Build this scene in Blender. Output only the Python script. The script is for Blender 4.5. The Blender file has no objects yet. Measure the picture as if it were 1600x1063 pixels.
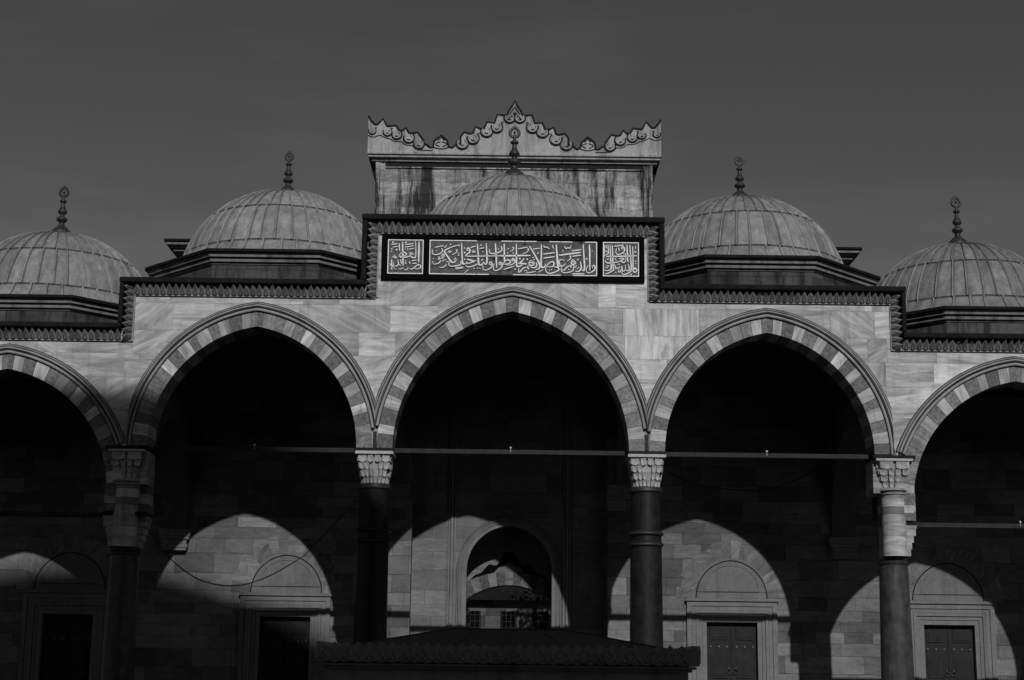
import bpy, math, random
from mathutils import Matrix, Vector
R = random.Random(7)
S = bpy.context.scene
COL = S.collection

# ------------------------------------------------------------------ camera
PITCH, ROLL = math.atan(0.2124), 0.0125
cam = bpy.data.cameras.new('camera'); cam.sensor_width = 36; cam.lens = 2443 / 1600 * 36
cam.clip_end = 3000
co = bpy.data.objects.new('camera', cam); COL.objects.link(co); S.camera = co
fwd = Vector((0, math.cos(PITCH), math.sin(PITCH)))
r0 = Vector((1, 0, 0)); u0 = r0.cross(fwd)
rt = r0 * math.cos(ROLL) + u0 * math.sin(ROLL); up = rt.cross(fwd)
mm = Matrix((rt, up, -fwd)).transposed().to_4x4(); mm.translation = Vector((0, -40, 1.6))
co.matrix_world = mm

# ------------------------------------------------------------------ light
SUN_AZ = math.atan2(1.12, 6.3)          # from -Y towards +X
SUN_EL = math.radians(33.4)
sd = Vector((math.sin(SUN_AZ) * math.cos(SUN_EL), -math.cos(SUN_AZ) * math.cos(SUN_EL), math.sin(SUN_EL)))
sl = bpy.data.lights.new('sun', 'SUN'); sl.energy = 3.2; sl.angle = math.radians(0.6); sl.color = (1, 1, 1)
so = bpy.data.objects.new('sun', sl); COL.objects.link(so)
so.rotation_euler = sd.to_track_quat('Z', 'Y').to_euler(); so.location = (20, -60, 60)

W = bpy.data.worlds.new('World'); S.world = W; W.use_nodes = True
wt = W.node_tree; wn = wt.nodes; wl = wt.links; wn.clear()
sky = wn.new('ShaderNodeTexSky'); sky.sky_type = 'NISHITA'; sky.sun_disc = False
sky.sun_elevation = SUN_EL; sky.sun_rotation = math.pi - SUN_AZ
sky.air_density = 0.55; sky.dust_density = 0.1; sky.ozone_density = 1.0
sep = wn.new('ShaderNodeSeparateColor')            # black-and-white film behind a red filter
tc = wn.new('ShaderNodeTexCoord'); mp = wn.new('ShaderNodeMapping'); mp.inputs['Scale'].default_value = (3, 3, 14)
nz = wn.new('ShaderNodeTexNoise'); nz.inputs['Scale'].default_value = 1.3; nz.inputs['Detail'].default_value = 6
rp = wn.new('ShaderNodeMapRange'); rp.inputs['From Min'].default_value = .52; rp.inputs['From Max'].default_value = .74
rp.inputs['To Min'].default_value = 1.0; rp.inputs['To Max'].default_value = 1.22
mu = wn.new('ShaderNodeMath'); mu.operation = 'MULTIPLY'
bg = wn.new('ShaderNodeBackground'); bg.inputs['Strength'].default_value = 0.085
wo = wn.new('ShaderNodeOutputWorld')
wl.new(sky.outputs[0], sep.inputs[0]); wl.new(tc.outputs['Generated'], mp.inputs[0]); wl.new(mp.outputs[0], nz.inputs['Vector'])
wl.new(nz.outputs['Fac'], rp.inputs['Value']); wl.new(sep.outputs[0], mu.inputs[0]); wl.new(rp.outputs[0], mu.inputs[1])
wl.new(mu.outputs[0], bg.inputs['Color']); wl.new(bg.outputs[0], wo.inputs[0])
S.view_settings.view_transform = 'Standard'; S.view_settings.look = 'None'
S.view_settings.exposure = -0.54; S.view_settings.gamma = 1

# ------------------------------------------------------------------ materials
class NT:
    def __init__(s, name):
        s.m = bpy.data.materials.new(name); s.m.use_nodes = True; s.t = s.m.node_tree; s.n = s.t.nodes
        s.b = s.n['Principled BSDF']; s.b.inputs['Roughness'].default_value = .75
        s.b.inputs['Specular IOR Level'].default_value = .25
        s.tc = s.n.new('ShaderNodeTexCoord'); s.obj = s.tc.outputs['Object']
        s.geo = None
    def pos(s):
        if not s.geo: s.geo = s.n.new('ShaderNodeNewGeometry')
        return s.geo.outputs['Position']
    def k(s, typ, ins=None, **kw):
        x = s.n.new('ShaderNode' + typ)
        for a, v in kw.items(): setattr(x, a, v)
        for a, v in (ins or {}).items(): s.set(x.inputs[a], v)
        return x
    def set(s, sock, v):
        if hasattr(v, 'is_output'): s.t.links.new(v, sock)
        elif hasattr(v, 'outputs'): s.t.links.new(v.outputs[0], sock)
        else: sock.default_value = v
    def math(s, op, a, b=0.0, c=0.0, clamp=False):
        x = s.k('Math', {0: a, 1: b, 2: c}, operation=op); x.use_clamp = clamp; return x.outputs[0]
    def mapv(s, v, sc=(1, 1, 1), loc=(0, 0, 0), rot=(0, 0, 0)):
        return s.k('Mapping', {'Vector': v, 'Scale': sc, 'Location': loc, 'Rotation': rot}).outputs[0]
    def noise(s, v, scale, detail=5, rough=.55, dist=0.0):
        return s.k('TexNoise', {'Vector': v, 'Scale': scale, 'Detail': detail, 'Roughness': rough, 'Distortion': dist}).outputs['Fac']
    def rng(s, v, a, b, c, d):
        return s.k('MapRange', {'Value': v, 'From Min': a, 'From Max': b, 'To Min': c, 'To Max': d}).outputs[0]
    def attr(s, name):
        return s.k('Attribute', attribute_name=name, attribute_type='GEOMETRY').outputs['Fac']
    def grey(s, v):                      # value -> colour
        s.set(s.b.inputs['Base Color'], s.k('CombineColor', {0: v, 1: v, 2: v}).outputs[0])
    def bump(s, v, dist=.01, strength=.6):
        s.set(s.b.inputs['Normal'], s.k('Bump', {'Height': v, 'Distance': dist, 'Strength': strength}).outputs[0])

def m_plain(name, val, var=.25, scale=3., rough=.75, bump=.004, spec=.25, metal=0.):
    t = NT(name); n = t.noise(t.pos(), scale, 8, .65); n2 = t.noise(t.mapv(t.pos(), (4, 4, .6)), scale, 4)
    f = t.math('MULTIPLY', t.rng(n, .3, .7, 1 - var, 1 + var), t.rng(n2, .3, .7, 1 - var * .6, 1 + var * .6))
    t.grey(t.math('MULTIPLY', f, val)); t.b.inputs['Roughness'].default_value = rough
    t.b.inputs['Specular IOR Level'].default_value = spec; t.b.inputs['Metallic'].default_value = metal
    if bump: t.bump(t.noise(t.pos(), scale * 9, 6, .7), bump, .8)
    return t.m

def m_marble(name='veined_marble', gain=1.17):
    t = NT(name); sa, sb, sr = t.attr('sa'), t.attr('sb'), t.attr('sr')
    off = t.k('CombineXYZ', {0: t.math('MULTIPLY', sr, 37.), 1: t.math('MULTIPLY', sr, 11.), 2: t.math('MULTIPLY', sr, 53.)})
    v = t.k('VectorMath', {0: t.pos(), 1: off.outputs[0]}, operation='ADD').outputs[0]
    rot = t.k('VectorRotate', {'Vector': v, 'Angle': sa}, rotation_type='Y_AXIS').outputs[0]
    vein = t.noise(t.mapv(rot, (.6, 1, 3.6)), 1.0, 8, .66, 1.1)
    fine = t.noise(t.mapv(rot, (1.2, 1, 14.)), 1.6, 5, .6, .35)
    cloud = t.noise(v, 1.1, 7, .68, .4)
    a = t.rng(vein, .36, .60, .54, 1.15); b = t.rng(fine, .35, .65, .86, 1.06); c = t.rng(cloud, .32, .68, .80, 1.15)
    dirt = t.rng(t.noise(t.mapv(t.pos(), (4, 4, .4)), 1.1, 7, .75), .52, .72, 1., .62)
    f = t.math('MULTIPLY', t.math('MULTIPLY', a, b), t.math('MULTIPLY', c, dirt))
    pit = t.rng(t.noise(t.pos(), 22., 3, .6), .30, .36, .8, 1.)
    t.grey(t.math('MULTIPLY', t.math('MULTIPLY', f, t.math('MULTIPLY', sb, gain)), pit))
    t.b.inputs['Roughness'].default_value = .55
    t.bump(t.noise(t.pos(), 30, 5, .7), .003, .5)
    return t.m

def m_breccia():
    t = NT('speckled_breccia'); sb, sr = t.attr('sb'), t.attr('sr')
    vo = t.k('TexVoronoi', {'Vector': t.pos(), 'Scale': 17.}); vv = t.k('SeparateColor', {0: vo.outputs['Color']}).outputs[0]
    n = t.noise(t.pos(), 9., 6, .75)
    f = t.math('MULTIPLY', t.rng(vv, 0, 1, .72, 1.25), t.rng(n, .3, .7, .65, 1.3))
    hole = t.rng(t.noise(t.pos(), 13., 4, .7), .30, .37, .35, 1.)
    t.grey(t.math('MULTIPLY', t.math('MULTIPLY', f, hole), sb)); t.bump(n, .012, .8)
    return t.m

def m_ashlar(name, lo, hi, w=1.05, h=.43, stain=.0, off=(0, 0, 0), mort=.5, sq=.72, var=1., warp=.0):
    t = NT(name)
    p = t.k('SeparateXYZ', {0: t.pos()})
    z = p.outputs[2]
    z2 = t.math('ADD', z, t.math('MULTIPLY', t.math('SINE', t.math('MULTIPLY', z, 2.1)), .16))
    wz = t.math('MULTIPLY', t.math('SUBTRACT', t.noise(t.pos(), 1.7, 3), .5), .09 + warp); wx = t.math('MULTIPLY', t.math('SUBTRACT', t.noise(t.pos(), 5., 2), .5), .05 + warp)
    uv = t.k('CombineXYZ', {0: t.math('ADD', t.math('ADD', t.math('ADD', p.outputs[0], wx), p.outputs[1]), off[0]), 1: t.math('ADD', t.math('ADD', z2, wz), off[2]), 2: 0.})
    br = t.k('TexBrick', {'Vector': uv.outputs[0], 'Color1': (lo, lo, lo, 1), 'Color2': (hi, hi, hi, 1), 'Mortar': (lo * mort,) * 3 + (1,),
                          'Scale': 1., 'Mortar Size': .006, 'Mortar Smooth': .5, 'Brick Width': w, 'Row Height': h, 'Bias': -.1})
    br.offset = .43; br.squash = sq; br.squash_frequency = 3
    bl = t.k('SeparateColor', {0: br.outputs[0]}).outputs[0]
    n = t.noise(t.mapv(t.pos(), (1, 1, 3.2)), 2.6, 8, .7); n2 = t.noise(t.pos(), .55, 4, .6); n3 = t.noise(t.pos(), 14., 5, .75)
    f = t.math('MULTIPLY', t.rng(n, .3, .7, 1 - .28 * var, 1 + .24 * var), t.math('MULTIPLY', t.rng(n2, .3, .7, .78, 1.2), t.rng(n3, .25, .6, .78, 1.06)))
    v = t.math('MULTIPLY', bl, f)
    if stain:
        st = t.noise(t.mapv(t.pos(), (1.9, 1.9, .22)), 1.25, 6, .75, .3)
        st2 = t.noise(t.mapv(t.pos(), (7, 7, .6)), 1., 5, .7)
        s1 = t.rng(st, .47, .60, 1., 1 - stain); s2 = t.rng(st2, .6, .75, 1., 1 - stain * .6)
        pale = t.rng(t.noise(t.pos(), 1.5, 6, .75), .60, .68, 1., 1.45)
        v = t.math('MULTIPLY', t.math('MULTIPLY', v, pale), t.math('MULTIPLY', s1, s2))
    t.grey(v); t.b.inputs['Roughness'].default_value = .85
    t.bump(t.math('ADD', t.noise(t.pos(), 18, 6, .75), t.math('MULTIPLY', br.outputs['Fac'], -1.2)), .012, .7)
    return t.m

def m_stone(name, val, stain=.5):
    t = NT(name)
    n = t.noise(t.pos(), 2.2, 8, .7); n2 = t.noise(t.mapv(t.pos(), (2.2, 2.2, .25)), 1.4, 6, .65); n3 = t.noise(t.pos(), 16, 5, .7)
    f = t.math('MULTIPLY', t.rng(n, .3, .7, .82, 1.15), t.math('MULTIPLY', t.rng(n2, .48, .70, 1., 1 - stain), t.rng(n3, .28, .6, .8, 1.05)))
    t.grey(t.math('MULTIPLY', f, val)); t.bump(n3, .01, .7); t.b.inputs['Roughness'].default_value = .85
    return t.m

def m_lead():
    t = NT('lead_sheet'); sb = t.attr('sb')
    n = t.noise(t.pos(), 2.4, 7, .65); st = t.noise(t.mapv(t.pos(), (5, 5, .7)), 1.3, 6, .65); n3 = t.noise(t.pos(), 11, 5, .75)
    f = t.math('MULTIPLY', t.rng(n, .3, .7, .76, 1.24), t.math('MULTIPLY', t.rng(st, .35, .66, 1.16, .72), t.rng(n3, .28, .5, .74, 1.05)))
    t.grey(t.math('MULTIPLY', f, t.math('MULTIPLY', sb, 1.22))); t.b.inputs['Roughness'].default_value = .55
    t.b.inputs['Specular IOR Level'].default_value = .35
    t.bump(t.math('ADD', t.noise(t.pos(), 3.2, 3), t.math('MULTIPLY', n3, .15)), .06, .5)
    return t.m

def m_script_ground():
    t = NT('mottled_mosaic'); n = t.noise(t.pos(), 9., 7, .75, .6)
    hole = t.rng(t.noise(t.pos(), 4.2, 3, .5), .64, .69, 1., .18)
    t.grey(t.math('MULTIPLY', t.rng(n, .3, .7, .04, .18), hole)); t.bump(n, .02, .7); return t.m

M = dict(
    marble=m_marble(), breccia=m_breccia(),
    ashlar=m_ashlar('old_ashlar', .115, .265, 1.15, .40),
    portal=m_ashlar('portal_ashlar', .155, .245, 1.7, .42, off=(.4, 0, .1), mort=.75, var=.9),
    gate=m_ashlar('stained_ashlar', .30, .60, .95, .30, stain=.92, off=(.3, 0, .2), var=1.7, mort=.75, warp=.10),
    crown=m_stone('crown_marble', .43, .72), lunette=m_stone('lunette_stone', .19, .3), carved=m_stone('carved_stone', .21, .7), pale=m_stone('pale_marble', .50, .25),
    cap=m_stone('weathered_capital', .47, .62),
    molding=m_stone('molding_marble', .36, .3), frame=m_stone('door_frame_stone', .22, .25),
    lead=m_lead(), leadcap=m_plain('dark_lead', .012, .4, 2.5, .8, .004, .12), drum=m_ashlar('stained_drum_stone', .05, .115, 1.05, 1.2, stain=.7, mort=.5),
    cornice=m_stone('drum_cornice_stone', .21, .75),
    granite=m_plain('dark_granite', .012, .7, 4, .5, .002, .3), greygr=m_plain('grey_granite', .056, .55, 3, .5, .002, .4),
    grime=m_plain('groove_grime', .045, .5, 5, .9), iron=m_plain('iron', .024, .35, 6, .6), black=m_plain('black_crust_and_shade', .018, .4, 6, .9),
    darkmarble=m_plain('black_marble', .004, .35, 4, .7, .001, .03), gilt=m_plain('gilt', .92, .10, 14, .45, .001, .5),
    ground=m_script_ground(), wood=m_plain('dark_wood', .020, .35, 5, .6), bronze=m_plain('bronze', .030, .4, 8, .5, .003, .4),
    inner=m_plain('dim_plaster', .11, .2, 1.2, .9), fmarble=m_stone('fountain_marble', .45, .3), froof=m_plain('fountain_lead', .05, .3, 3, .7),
    paving=m_plain('paving', .022, .25, 1., .85), bulb=m_plain('white_knob', .5, .05, 5, .4), leaf=m_plain('foliage', .028, .3, 2, .7, 0), bark=m_plain('bark', .07, .3, 6, .9),
    far=m_ashlar('far_ashlar', .03, .13, .9, .45), mosque_stone=m_plain('darkened_stone', .07, .3, .5, .9),  # mosque stone is set dark to cut the light it bounces
)

# ------------------------------------------------------------------ mesh building
class MB:
    def __init__(s): s.v = []; s.f = []; s.mi = []; s.at = []; s.sm = []; s.cur = (0., .5, 0.); s.mat = 0; s.smooth = False
    def vs(s, pts):
        i = len(s.v); s.v += [tuple(p) for p in pts]; return list(range(i, i + len(pts)))
    def face(s, idx):
        s.f.append(tuple(idx)); s.mi.append(s.mat); s.at.append(s.cur); s.sm.append(s.smooth)
    def poly(s, pts): s.face(s.vs(pts))
    def box(s, x0, x1, y0, y1, z0, z1):
        a = s.vs([(x0, y0, z0), (x1, y0, z0), (x1, y1, z0), (x0, y1, z0), (x0, y0, z1), (x1, y0, z1), (x1, y1, z1), (x0, y1, z1)])
        for q in ((0, 1, 5, 4), (1, 2, 6, 5), (2, 3, 7, 6), (3, 0, 4, 7), (4, 5, 6, 7), (3, 2, 1, 0)): s.face([a[i] for i in q])
    def loft(s, rings, closed=True, cap0=False, cap1=False):
        idx = [s.vs(r) for r in rings]
        for A, B in zip(idx, idx[1:]):
            n = len(A)
            for i in range(n if closed else n - 1):
                j = (i + 1) % n; s.face((A[i], A[j], B[j], B[i]))
        if cap0: s.face(idx[0][::-1])
        if cap1: s.face(idx[-1])
    def prism(s, pts, y0, y1):           # pts (x,z), counter-clockwise seen from -Y
        s.loft([[(x, y0, z) for x, z in pts], [(x, y1, z) for x, z in pts]], True, True, True)
    def lathe(s, prof, c=(0, 0, 0), seg=32, cap=True):
        rings = [[(c[0] + r * math.cos(2 * math.pi * i / seg), c[1] + r * math.sin(2 * math.pi * i / seg), c[2] + z) for i in range(seg)] for r, z in prof]
        s.loft(rings, True, cap, cap)
    def tube(s, path, r, seg=6, closed=False):
        P = [Vector(p) for p in path]; rings = []; n = len(P)
        for i, p in enumerate(P):
            d = (P[(i + 1) % n] - P[i - 1]) if closed else (P[min(i + 1, n - 1)] - P[max(i - 1, 0)])
            if d.length < 1e-9: d = Vector((1, 0, 0))
            d.normalize(); a = d.cross(Vector((0, 1, 0)))
            if a.length < .1: a = d.cross(Vector((0, 0, 1)))
            a.normalize(); b = d.cross(a); rr = r[i] if isinstance(r, (list, tuple)) else r
            rings.append([p + (a * math.cos(2 * math.pi * k / seg) + b * math.sin(2 * math.pi * k / seg)) * rr for k in range(seg)])
        if closed: rings.append(rings[0]); s.loft(rings, True)
        else: s.loft(rings, True, True, True)
    def build(s, name, mat, parent=None, bevel=0., sharp=40):
        me = bpy.data.meshes.new(name); me.from_pydata(s.v, [], s.f)
        for x in (mat if isinstance(mat, (list, tuple)) else [mat]): me.materials.append(M[x])
        me.polygons.foreach_set('material_index', s.mi); me.polygons.foreach_set('use_smooth', s.sm)
        for k, nm in enumerate(('sa', 'sb', 'sr')):
            a = me.attributes.new(nm, 'FLOAT', 'FACE'); a.data.foreach_set('value', [t[k] for t in s.at])
        if any(s.sm): me.set_sharp_from_angle(angle=math.radians(sharp))
        o = bpy.data.objects.new(name, me); COL.objects.link(o)
        if parent:
            o.parent = parent; wl_ = parent.matrix_basis.translation
            p = parent; t = Vector((0, 0, 0))
            while p: t += p.location; p = p.parent
            for v in me.vertices: v.co -= t
        if bevel:
            b = o.modifiers.new('bevel', 'BEVEL'); b.width = bevel; b.segments = 2; b.limit_method = 'ANGLE'; b.angle_limit = math.radians(40)
        return o

def tag(o, label, cat, group=None, kind=None):
    if label: o['label'] = label
    if cat: o['category'] = cat
    if group: o['group'] = group
    if kind: o['kind'] = kind
    return o
def thing(name, loc, label, cat, group=None):
    o = bpy.data.objects.new(name, None); o.empty_display_size = .3; COL.objects.link(o); o.location = loc
    return tag(o, label, cat, group, 'thing')
def kids(o): return [c for c in bpy.data.objects if c.parent == o]
def copy_tree(o, dx=(0, 0, 0), parent=None):
    c = o.copy(); COL.objects.link(c)
    if parent: c.parent = parent
    else: c.location = o.location + Vector(dx)
    for ch in kids(o): copy_tree(ch, parent=c)
    return c

# ------------------------------------------------------------------ arch maths (two-centred pointed arch)
class Arch:
    def __init__(s, cx, zs, a, rise, xlo, xhi, stilt_l=0., stilt_r=0.):
        s.cx, s.zs, s.a, s.r = cx, zs, a, rise; s.c = (rise * rise - a * a) / (2 * a); s.R = a + s.c; s.xlo, s.xhi = xlo, xhi
        s.sl, s.sr = stilt_l, stilt_r
    def phi(s, d): return math.acos(s.c / (s.R + d))
    def pt(s, side, t, d):               # t 0..1 springing -> apex
        ph = s.phi(d) * t; x = -s.c + (s.R + d) * math.cos(ph)
        return (s.cx + side * max(x, 0.), s.zs + (s.R + d) * math.sin(ph))
    def zat(s, x, d):                    # height of curve above x, or None
        u = abs(x - s.cx) + s.c
        if u >= s.R + d: return None
        return s.zs + math.sqrt((s.R + d) ** 2 - u * u)
    def curve(s, d, n=24, sl=None, sr=None):
        p = []
        if (sl if sl is not None else s.sl) > 0: p.append((s.cx - s.a - d, s.zs - (sl if sl is not None else s.sl)))
        p += [s.pt(-1, i / n, d) for i in range(n)]; p += [s.pt(1, 1 - i / n, d) for i in range(n + 1)]
        if (sr if sr is not None else s.sr) > 0: p.append((s.cx + s.a + d, s.zs - (sr if sr is not None else s.sr)))
        return p

CX, CO, XI, XO = 6.68, 13.12, 3.51, 9.86     # bay centres, column axes
ARCH = [Arch(-CO, 5.9, 2.79, 3.26, -16.4, -XO, .4, .4), Arch(-CX, 7.2, 2.70, 3.17, -XO, -XI), Arch(0, 7.2, 3.05, 3.66, -XI, XI),
        Arch(CX, 7.2, 2.70, 3.17, XI, XO), Arch(CO, 5.9, 2.79, 3.26, XO, 16.4, .4, .4)]
TOPZ = lambda x: 13.38 if abs(x) < 3.9 else (11.56 if abs(x) < 10.15 else 10.27)

# ------------------------------------------------------------------ ground
g = MB(); g.poly([(-900, -900, 0), (900, -900, 0), (900, 1200, 0), (-900, 1200, 0)])
tag(g.build('ground', 'paving'), None, None, kind='structure')
g = MB(); g.box(-18, 18, -.9, 6.9, .004, .30)
tag(g.build('terrace', 'paving'), None, None, kind='structure')

# ------------------------------------------------------------------ arcade wall
aw = thing('arcade_wall', (0, 0, 0), 'tall marble arcade front with five pointed arches and a stepped top', 'arcade')
ROWS = [(10.98, 13.40, [-10.2, -9.0, -7.8, -5.5, -4.55, -3.9, -3.2, 1.27, 2.25, 2.72, 4.2, 5.6, 9.1, 9.45, 10.2]),
        (10.25, 10.98, [-17, -13.5, -11.4, -9.9, -8.9, -7.8, -5.6, -3.2, -1.95, 1.6, 2.9, 4.9, 8.35, 9.5, 11.2, 13.1, 17]),
        (9.62, 10.25, [-17, -15.2, -13.9, -11.9, -9.9, -8.4, -6.2, -4.0, -3.05, 0, 2.15, 2.95, 4.95, 7, 9.3, 9.8, 11.1, 14.2, 17]),
        (8.98, 9.62, [-17, -14.1, -12.0, -10.1, -8.3, -6, -4.2, -3.0, 0, 3.0, 4.05, 6, 9.2, 9.75, 11.0, 14, 17]),
        (8.15, 8.98, [-17, -13, -11.5, -9.3, -6, -3.55, 0, 3.3, 6, 9.75, 11.2, 17]),
        (7.0, 8.15, [-17, -13, -9.9, -6, -3.5, 0, 3.5, 6, 9.85, 13, 17])]
SPEC = {(0, -3.2): (.62, .42), (0, 1.27): (-.5, .46), (0, 2.25): (.1, .60), (0, 2.72): (.0, .60), (1, -5.6): (-.45, .40), (1, -3.2): (0, .56), (1, 2.9): (1.57, .58),
        (1, -9.9): (.7, .44), (1, -8.9): (0, .47), (1, 8.35): (-.6, .42), (2, -4.0): (0, .52), (2, 2.95): (1.57, .58), (2, 2.15): (-.35, .44), (3, 3.0): (0, .6), (3, -4.2): (.2, .5),
        (2, 9.8): (0, .42), (3, 9.75): (0, .47), (1, 11.2): (.5, .42), (0, 5.6): (.05, .48), (0, 4.2): (.05, .52), (0, 9.1): (1.5, .55), (0, 9.45): (1.5, .48)}
def low(x, d, base):
    z = base
    for A in ARCH:
        q = A.zat(x, d)
        if q is not None and q > z: z = q
    return z
m = MB(); GAP = .0028
for ri, (z0, z1, br) in enumerate(ROWS):
    for x0, x1 in zip(br, br[1:]):
        if (ri, x0) in SPEC: an, tone = SPEC[(ri, x0)]
        else: an, tone = R.choice([0, 0, 0, .05, -.05, .1, -.12, .5, -.55, 1.57]), R.uniform(.37, .56)
        m.cur = (an, tone, R.random())
        a, b = x0 + GAP, x1 - GAP; n = max(1, int((b - a) / .08))
        xs = sorted(set([a + (b - a) * i / n for i in range(n + 1)] + [s * q for q in (3.895, 3.905, 10.145, 10.155, XI, XO) for s in (1, -1) if a < s * q < b]))
        for u, w in zip(xs, xs[1:]):
            tz = min(TOPZ((u + w) / 2), z1 - GAP)
            lu, lw = max(low(u, .5, 7.15), z0 + GAP), max(low(w, .5, 7.15), z0 + GAP)
            if lu >= tz and lw >= tz: continue
            lu, lw = min(lu, tz), min(lw, tz)
            m.poly([(u, 0, lu), (w, 0, lw), (w, 0, tz), (u, 0, tz)])
m.cur = (0, .35, .3)
def core_low(x):
    z = None
    for A in ARCH:
        q = A.zat(x, .06)
        if q is not None: return q
    return 7.14 if abs(x) < 9 else (7.05 if abs(x) < 11 else .3)
xs = [-17.2 + i * .1 for i in range(345)]
xs = sorted(set([round(x, 4) for x in xs] + [3.9, -3.9, 10.15, -10.15]))
fr, bk = [], []
for u, w in zip(xs, xs[1:]):
    t = TOPZ((u + w) / 2) - .03
    a, b = core_low(u), core_low(w)
    m.poly([(u, .03, a), (w, .03, b), (w, .03, t), (u, .03, t)]); m.poly([(w, .88, b), (u, .88, a), (u, .88, t), (w, .88, t)])
    m.poly([(u, .88, a), (w, .88, b), (w, .03, b), (u, .03, a)]); m.poly([(u, .03, t), (w, .03, t), (w, .88, t), (u, .88, t)])
for x, lo_, hi_ in ((3.9, 11.53, 13.35), (-3.9, 11.53, 13.35), (10.15, 10.24, 11.53), (-10.15, 10.24, 11.53)):
    m.poly([(x, .03, lo_), (x, .88, lo_), (x, .88, hi_), (x, .03, hi_)])
m.build('wall_face', 'marble', aw)
for s in (-1, 1):                      # end piers beyond the picture
    p = MB(); p.cur = (0, .4, .6); p.box(*sorted((s * 15.92, s * 17.2)), -.02, .9, .3, 5.6); p.build('end_pier', 'marble', aw)

PROF = [(.395, .0), (.395, -.03), (.415, -.03), (.415, -.075), (.44, -.09), (.47, -.08), (.485, -.05), (.487, -.02), (.515, -.02), (.517, -.08), (.54, -.115), (.57, -.11), (.585, -.06), (.587, -.015), (.605, -.015), (.607, -.06), (.635, -.07), (.64, -.03), (.665, -.03), (.665, 0)]
GRIME = (1, 7, 13, 17)
for k, A in enumerate(ARCH):
    # voussoirs
    m = MB(); N = 16
    def vou(side, t0, t1, idx, both=False):
        dark = idx % 2 == 1
        m.mat = 1 if dark else 0
        rad = A.phi(0) * (t0 + t1) / 2 * side
        m.cur = (rad if side > 0 else rad, R.uniform(.13, .25) if dark else R.uniform(.32, .60), R.random())
        if R.random() < .18 and not dark: m.cur = (m.cur[0], R.uniform(.28, .36), m.cur[2])
        y0 = -.018 + R.uniform(-.004, .004); g_ = .0
        t = [t0 + .0006, (t0 + t1) / 2, t1 - (.0006 if not both else 0)]
        def P(tt, d):
            x, z = A.pt(side, tt, d); return (min(max(x, A.xlo), A.xhi), z)
        inn = [P(q, 0) for q in t]; out = [P(q, .405) for q in t]
        pts = inn + out[::-1]
        if side < 0: pts = pts[::-1]
        m.prism(pts, y0, .90)
    step = 1 / (N + .5)
    for side in (-1, 1):
        off = 0
        js = [i * step + (R.uniform(-.16, .16) * step if 0 < i else 0) for i in range(N + 1)]; js[N] = N * step
        for i in range(N): vou(side, js[i], js[i + 1], i + 1)
        vou(side, N * step, 1., N + 1, True)
    for side, stl in ((-1, A.sl), (1, A.sr)):      # stilted stones below the springing
        if stl:
            for q in range(2):
                m.mat = q; m.cur = (0, .45 if q == 0 else .17, R.random())
                x0, x1 = sorted((A.cx + side * A.a, min(max(A.cx + side * (A.a + .405), A.xlo), A.xhi)))
                m.box(x0, x1, -.016, .9, A.zs - stl * (q + 1) / 2 + .003, A.zs - stl * q / 2)
    ao = m.build('arch', ['marble', 'breccia'], aw, bevel=.006)
    # archivolt moulding
    m = MB(); m.smooth = True
    zl = {0: (5.6, 7.19), 1: (7.19, 7.66), 2: (7.66, 7.66), 3: (7.66, 7.19), 4: (7.19, 5.6)}[k]
    n = 40; rings = []
    par = [(-1, i / n) for i in range(n)] + [(1, 1 - i / n) for i in range(n + 1)]
    for side, t in par:
        zz = A.pt(side, t, .5)[1]
        if zz < (zl[0] if side < 0 else zl[1]): continue
        ring = []
        for d, y in PROF:
            x, z = A.pt(side, t, d); ring.append((min(max(x, A.xlo + .0), A.xhi), y, z))
        rings.append(ring)
    idx = [m.vs(r) for r in rings]
    for A_, B_ in zip(idx, idx[1:]):
        for i in range(len(A_) - 1):
            m.mat = 1 if i in GRIME else 0; m.face((A_[i], A_[i + 1], B_[i + 1], B_[i]))
    m.mat = 0
    for rg in (rings[0], rings[-1]): m.face(m.vs(rg))
    m.build('archivolt', ['molding', 'grime'], ao, sharp=35)

for x in (-XI, XI):
    m = MB(); m.box(x - .05, x + .05, .005, .029, 7.22, 7.64); m.build('sooty_joint', 'grime', aw)
# cornice: leaf frieze + lead cap along the stepped line
fz = MB(); ld = MB(); fl = MB()
def leaves(p, q, nrm, h=.30):           # p,q (x,z) base line ; nrm (x,z) outward direction
    L = math.hypot(q[0] - p[0], q[1] - p[1]); n = max(1, round(L / .170)); ex = ((q[0] - p[0]) / L, (q[1] - p[1]) / L)
    w = L / n
    def P(u, v, y): return (p[0] + ex[0] * u + nrm[0] * v, -y, p[1] + ex[1] * u + nrm[1] * v)
    for i in range(n):
        u = i * w; j = R.uniform(-.014, .014)
        A_, B_, C_ = P(u, 0, .05), P(u + w / 2, 0, .10), P(u + w, 0, .05)
        D_, F_ = P(u, h * .56, .105), P(u + w, h * .56, .105); E_ = P(u + w / 2 + j, h * (.98 if R.random() > .12 else R.uniform(.7, .85)), .23 + 2 * j); K_ = P(u + w / 2, h * .56, .165)
        fz.mat = 0
        for t in ((A_, B_, K_, D_), (B_, C_, F_, K_), (D_, K_, E_), (K_, F_, E_)): fz.poly(t)
        T_ = P(u + w / 2, h * 1.0, .0); fz.poly((D_, E_, T_)); fz.poly((E_, F_, T_))
        fz.mat = 1
        for q in (-1, 1): fz.poly([P(u + w * (.5 + q * .33), .012, .085), P(u + w * (.5 + q * .22), .012, .098), P(u + w * (.5 + q * .03), h * .60, .182), P(u + w * (.5 + q * .10), h * .58, .170)][::q])
        fz.mat = 0
def band(x0, x1, z0, z1, y): fl.box(x0, x1, -y, .02, z0, z1)
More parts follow.
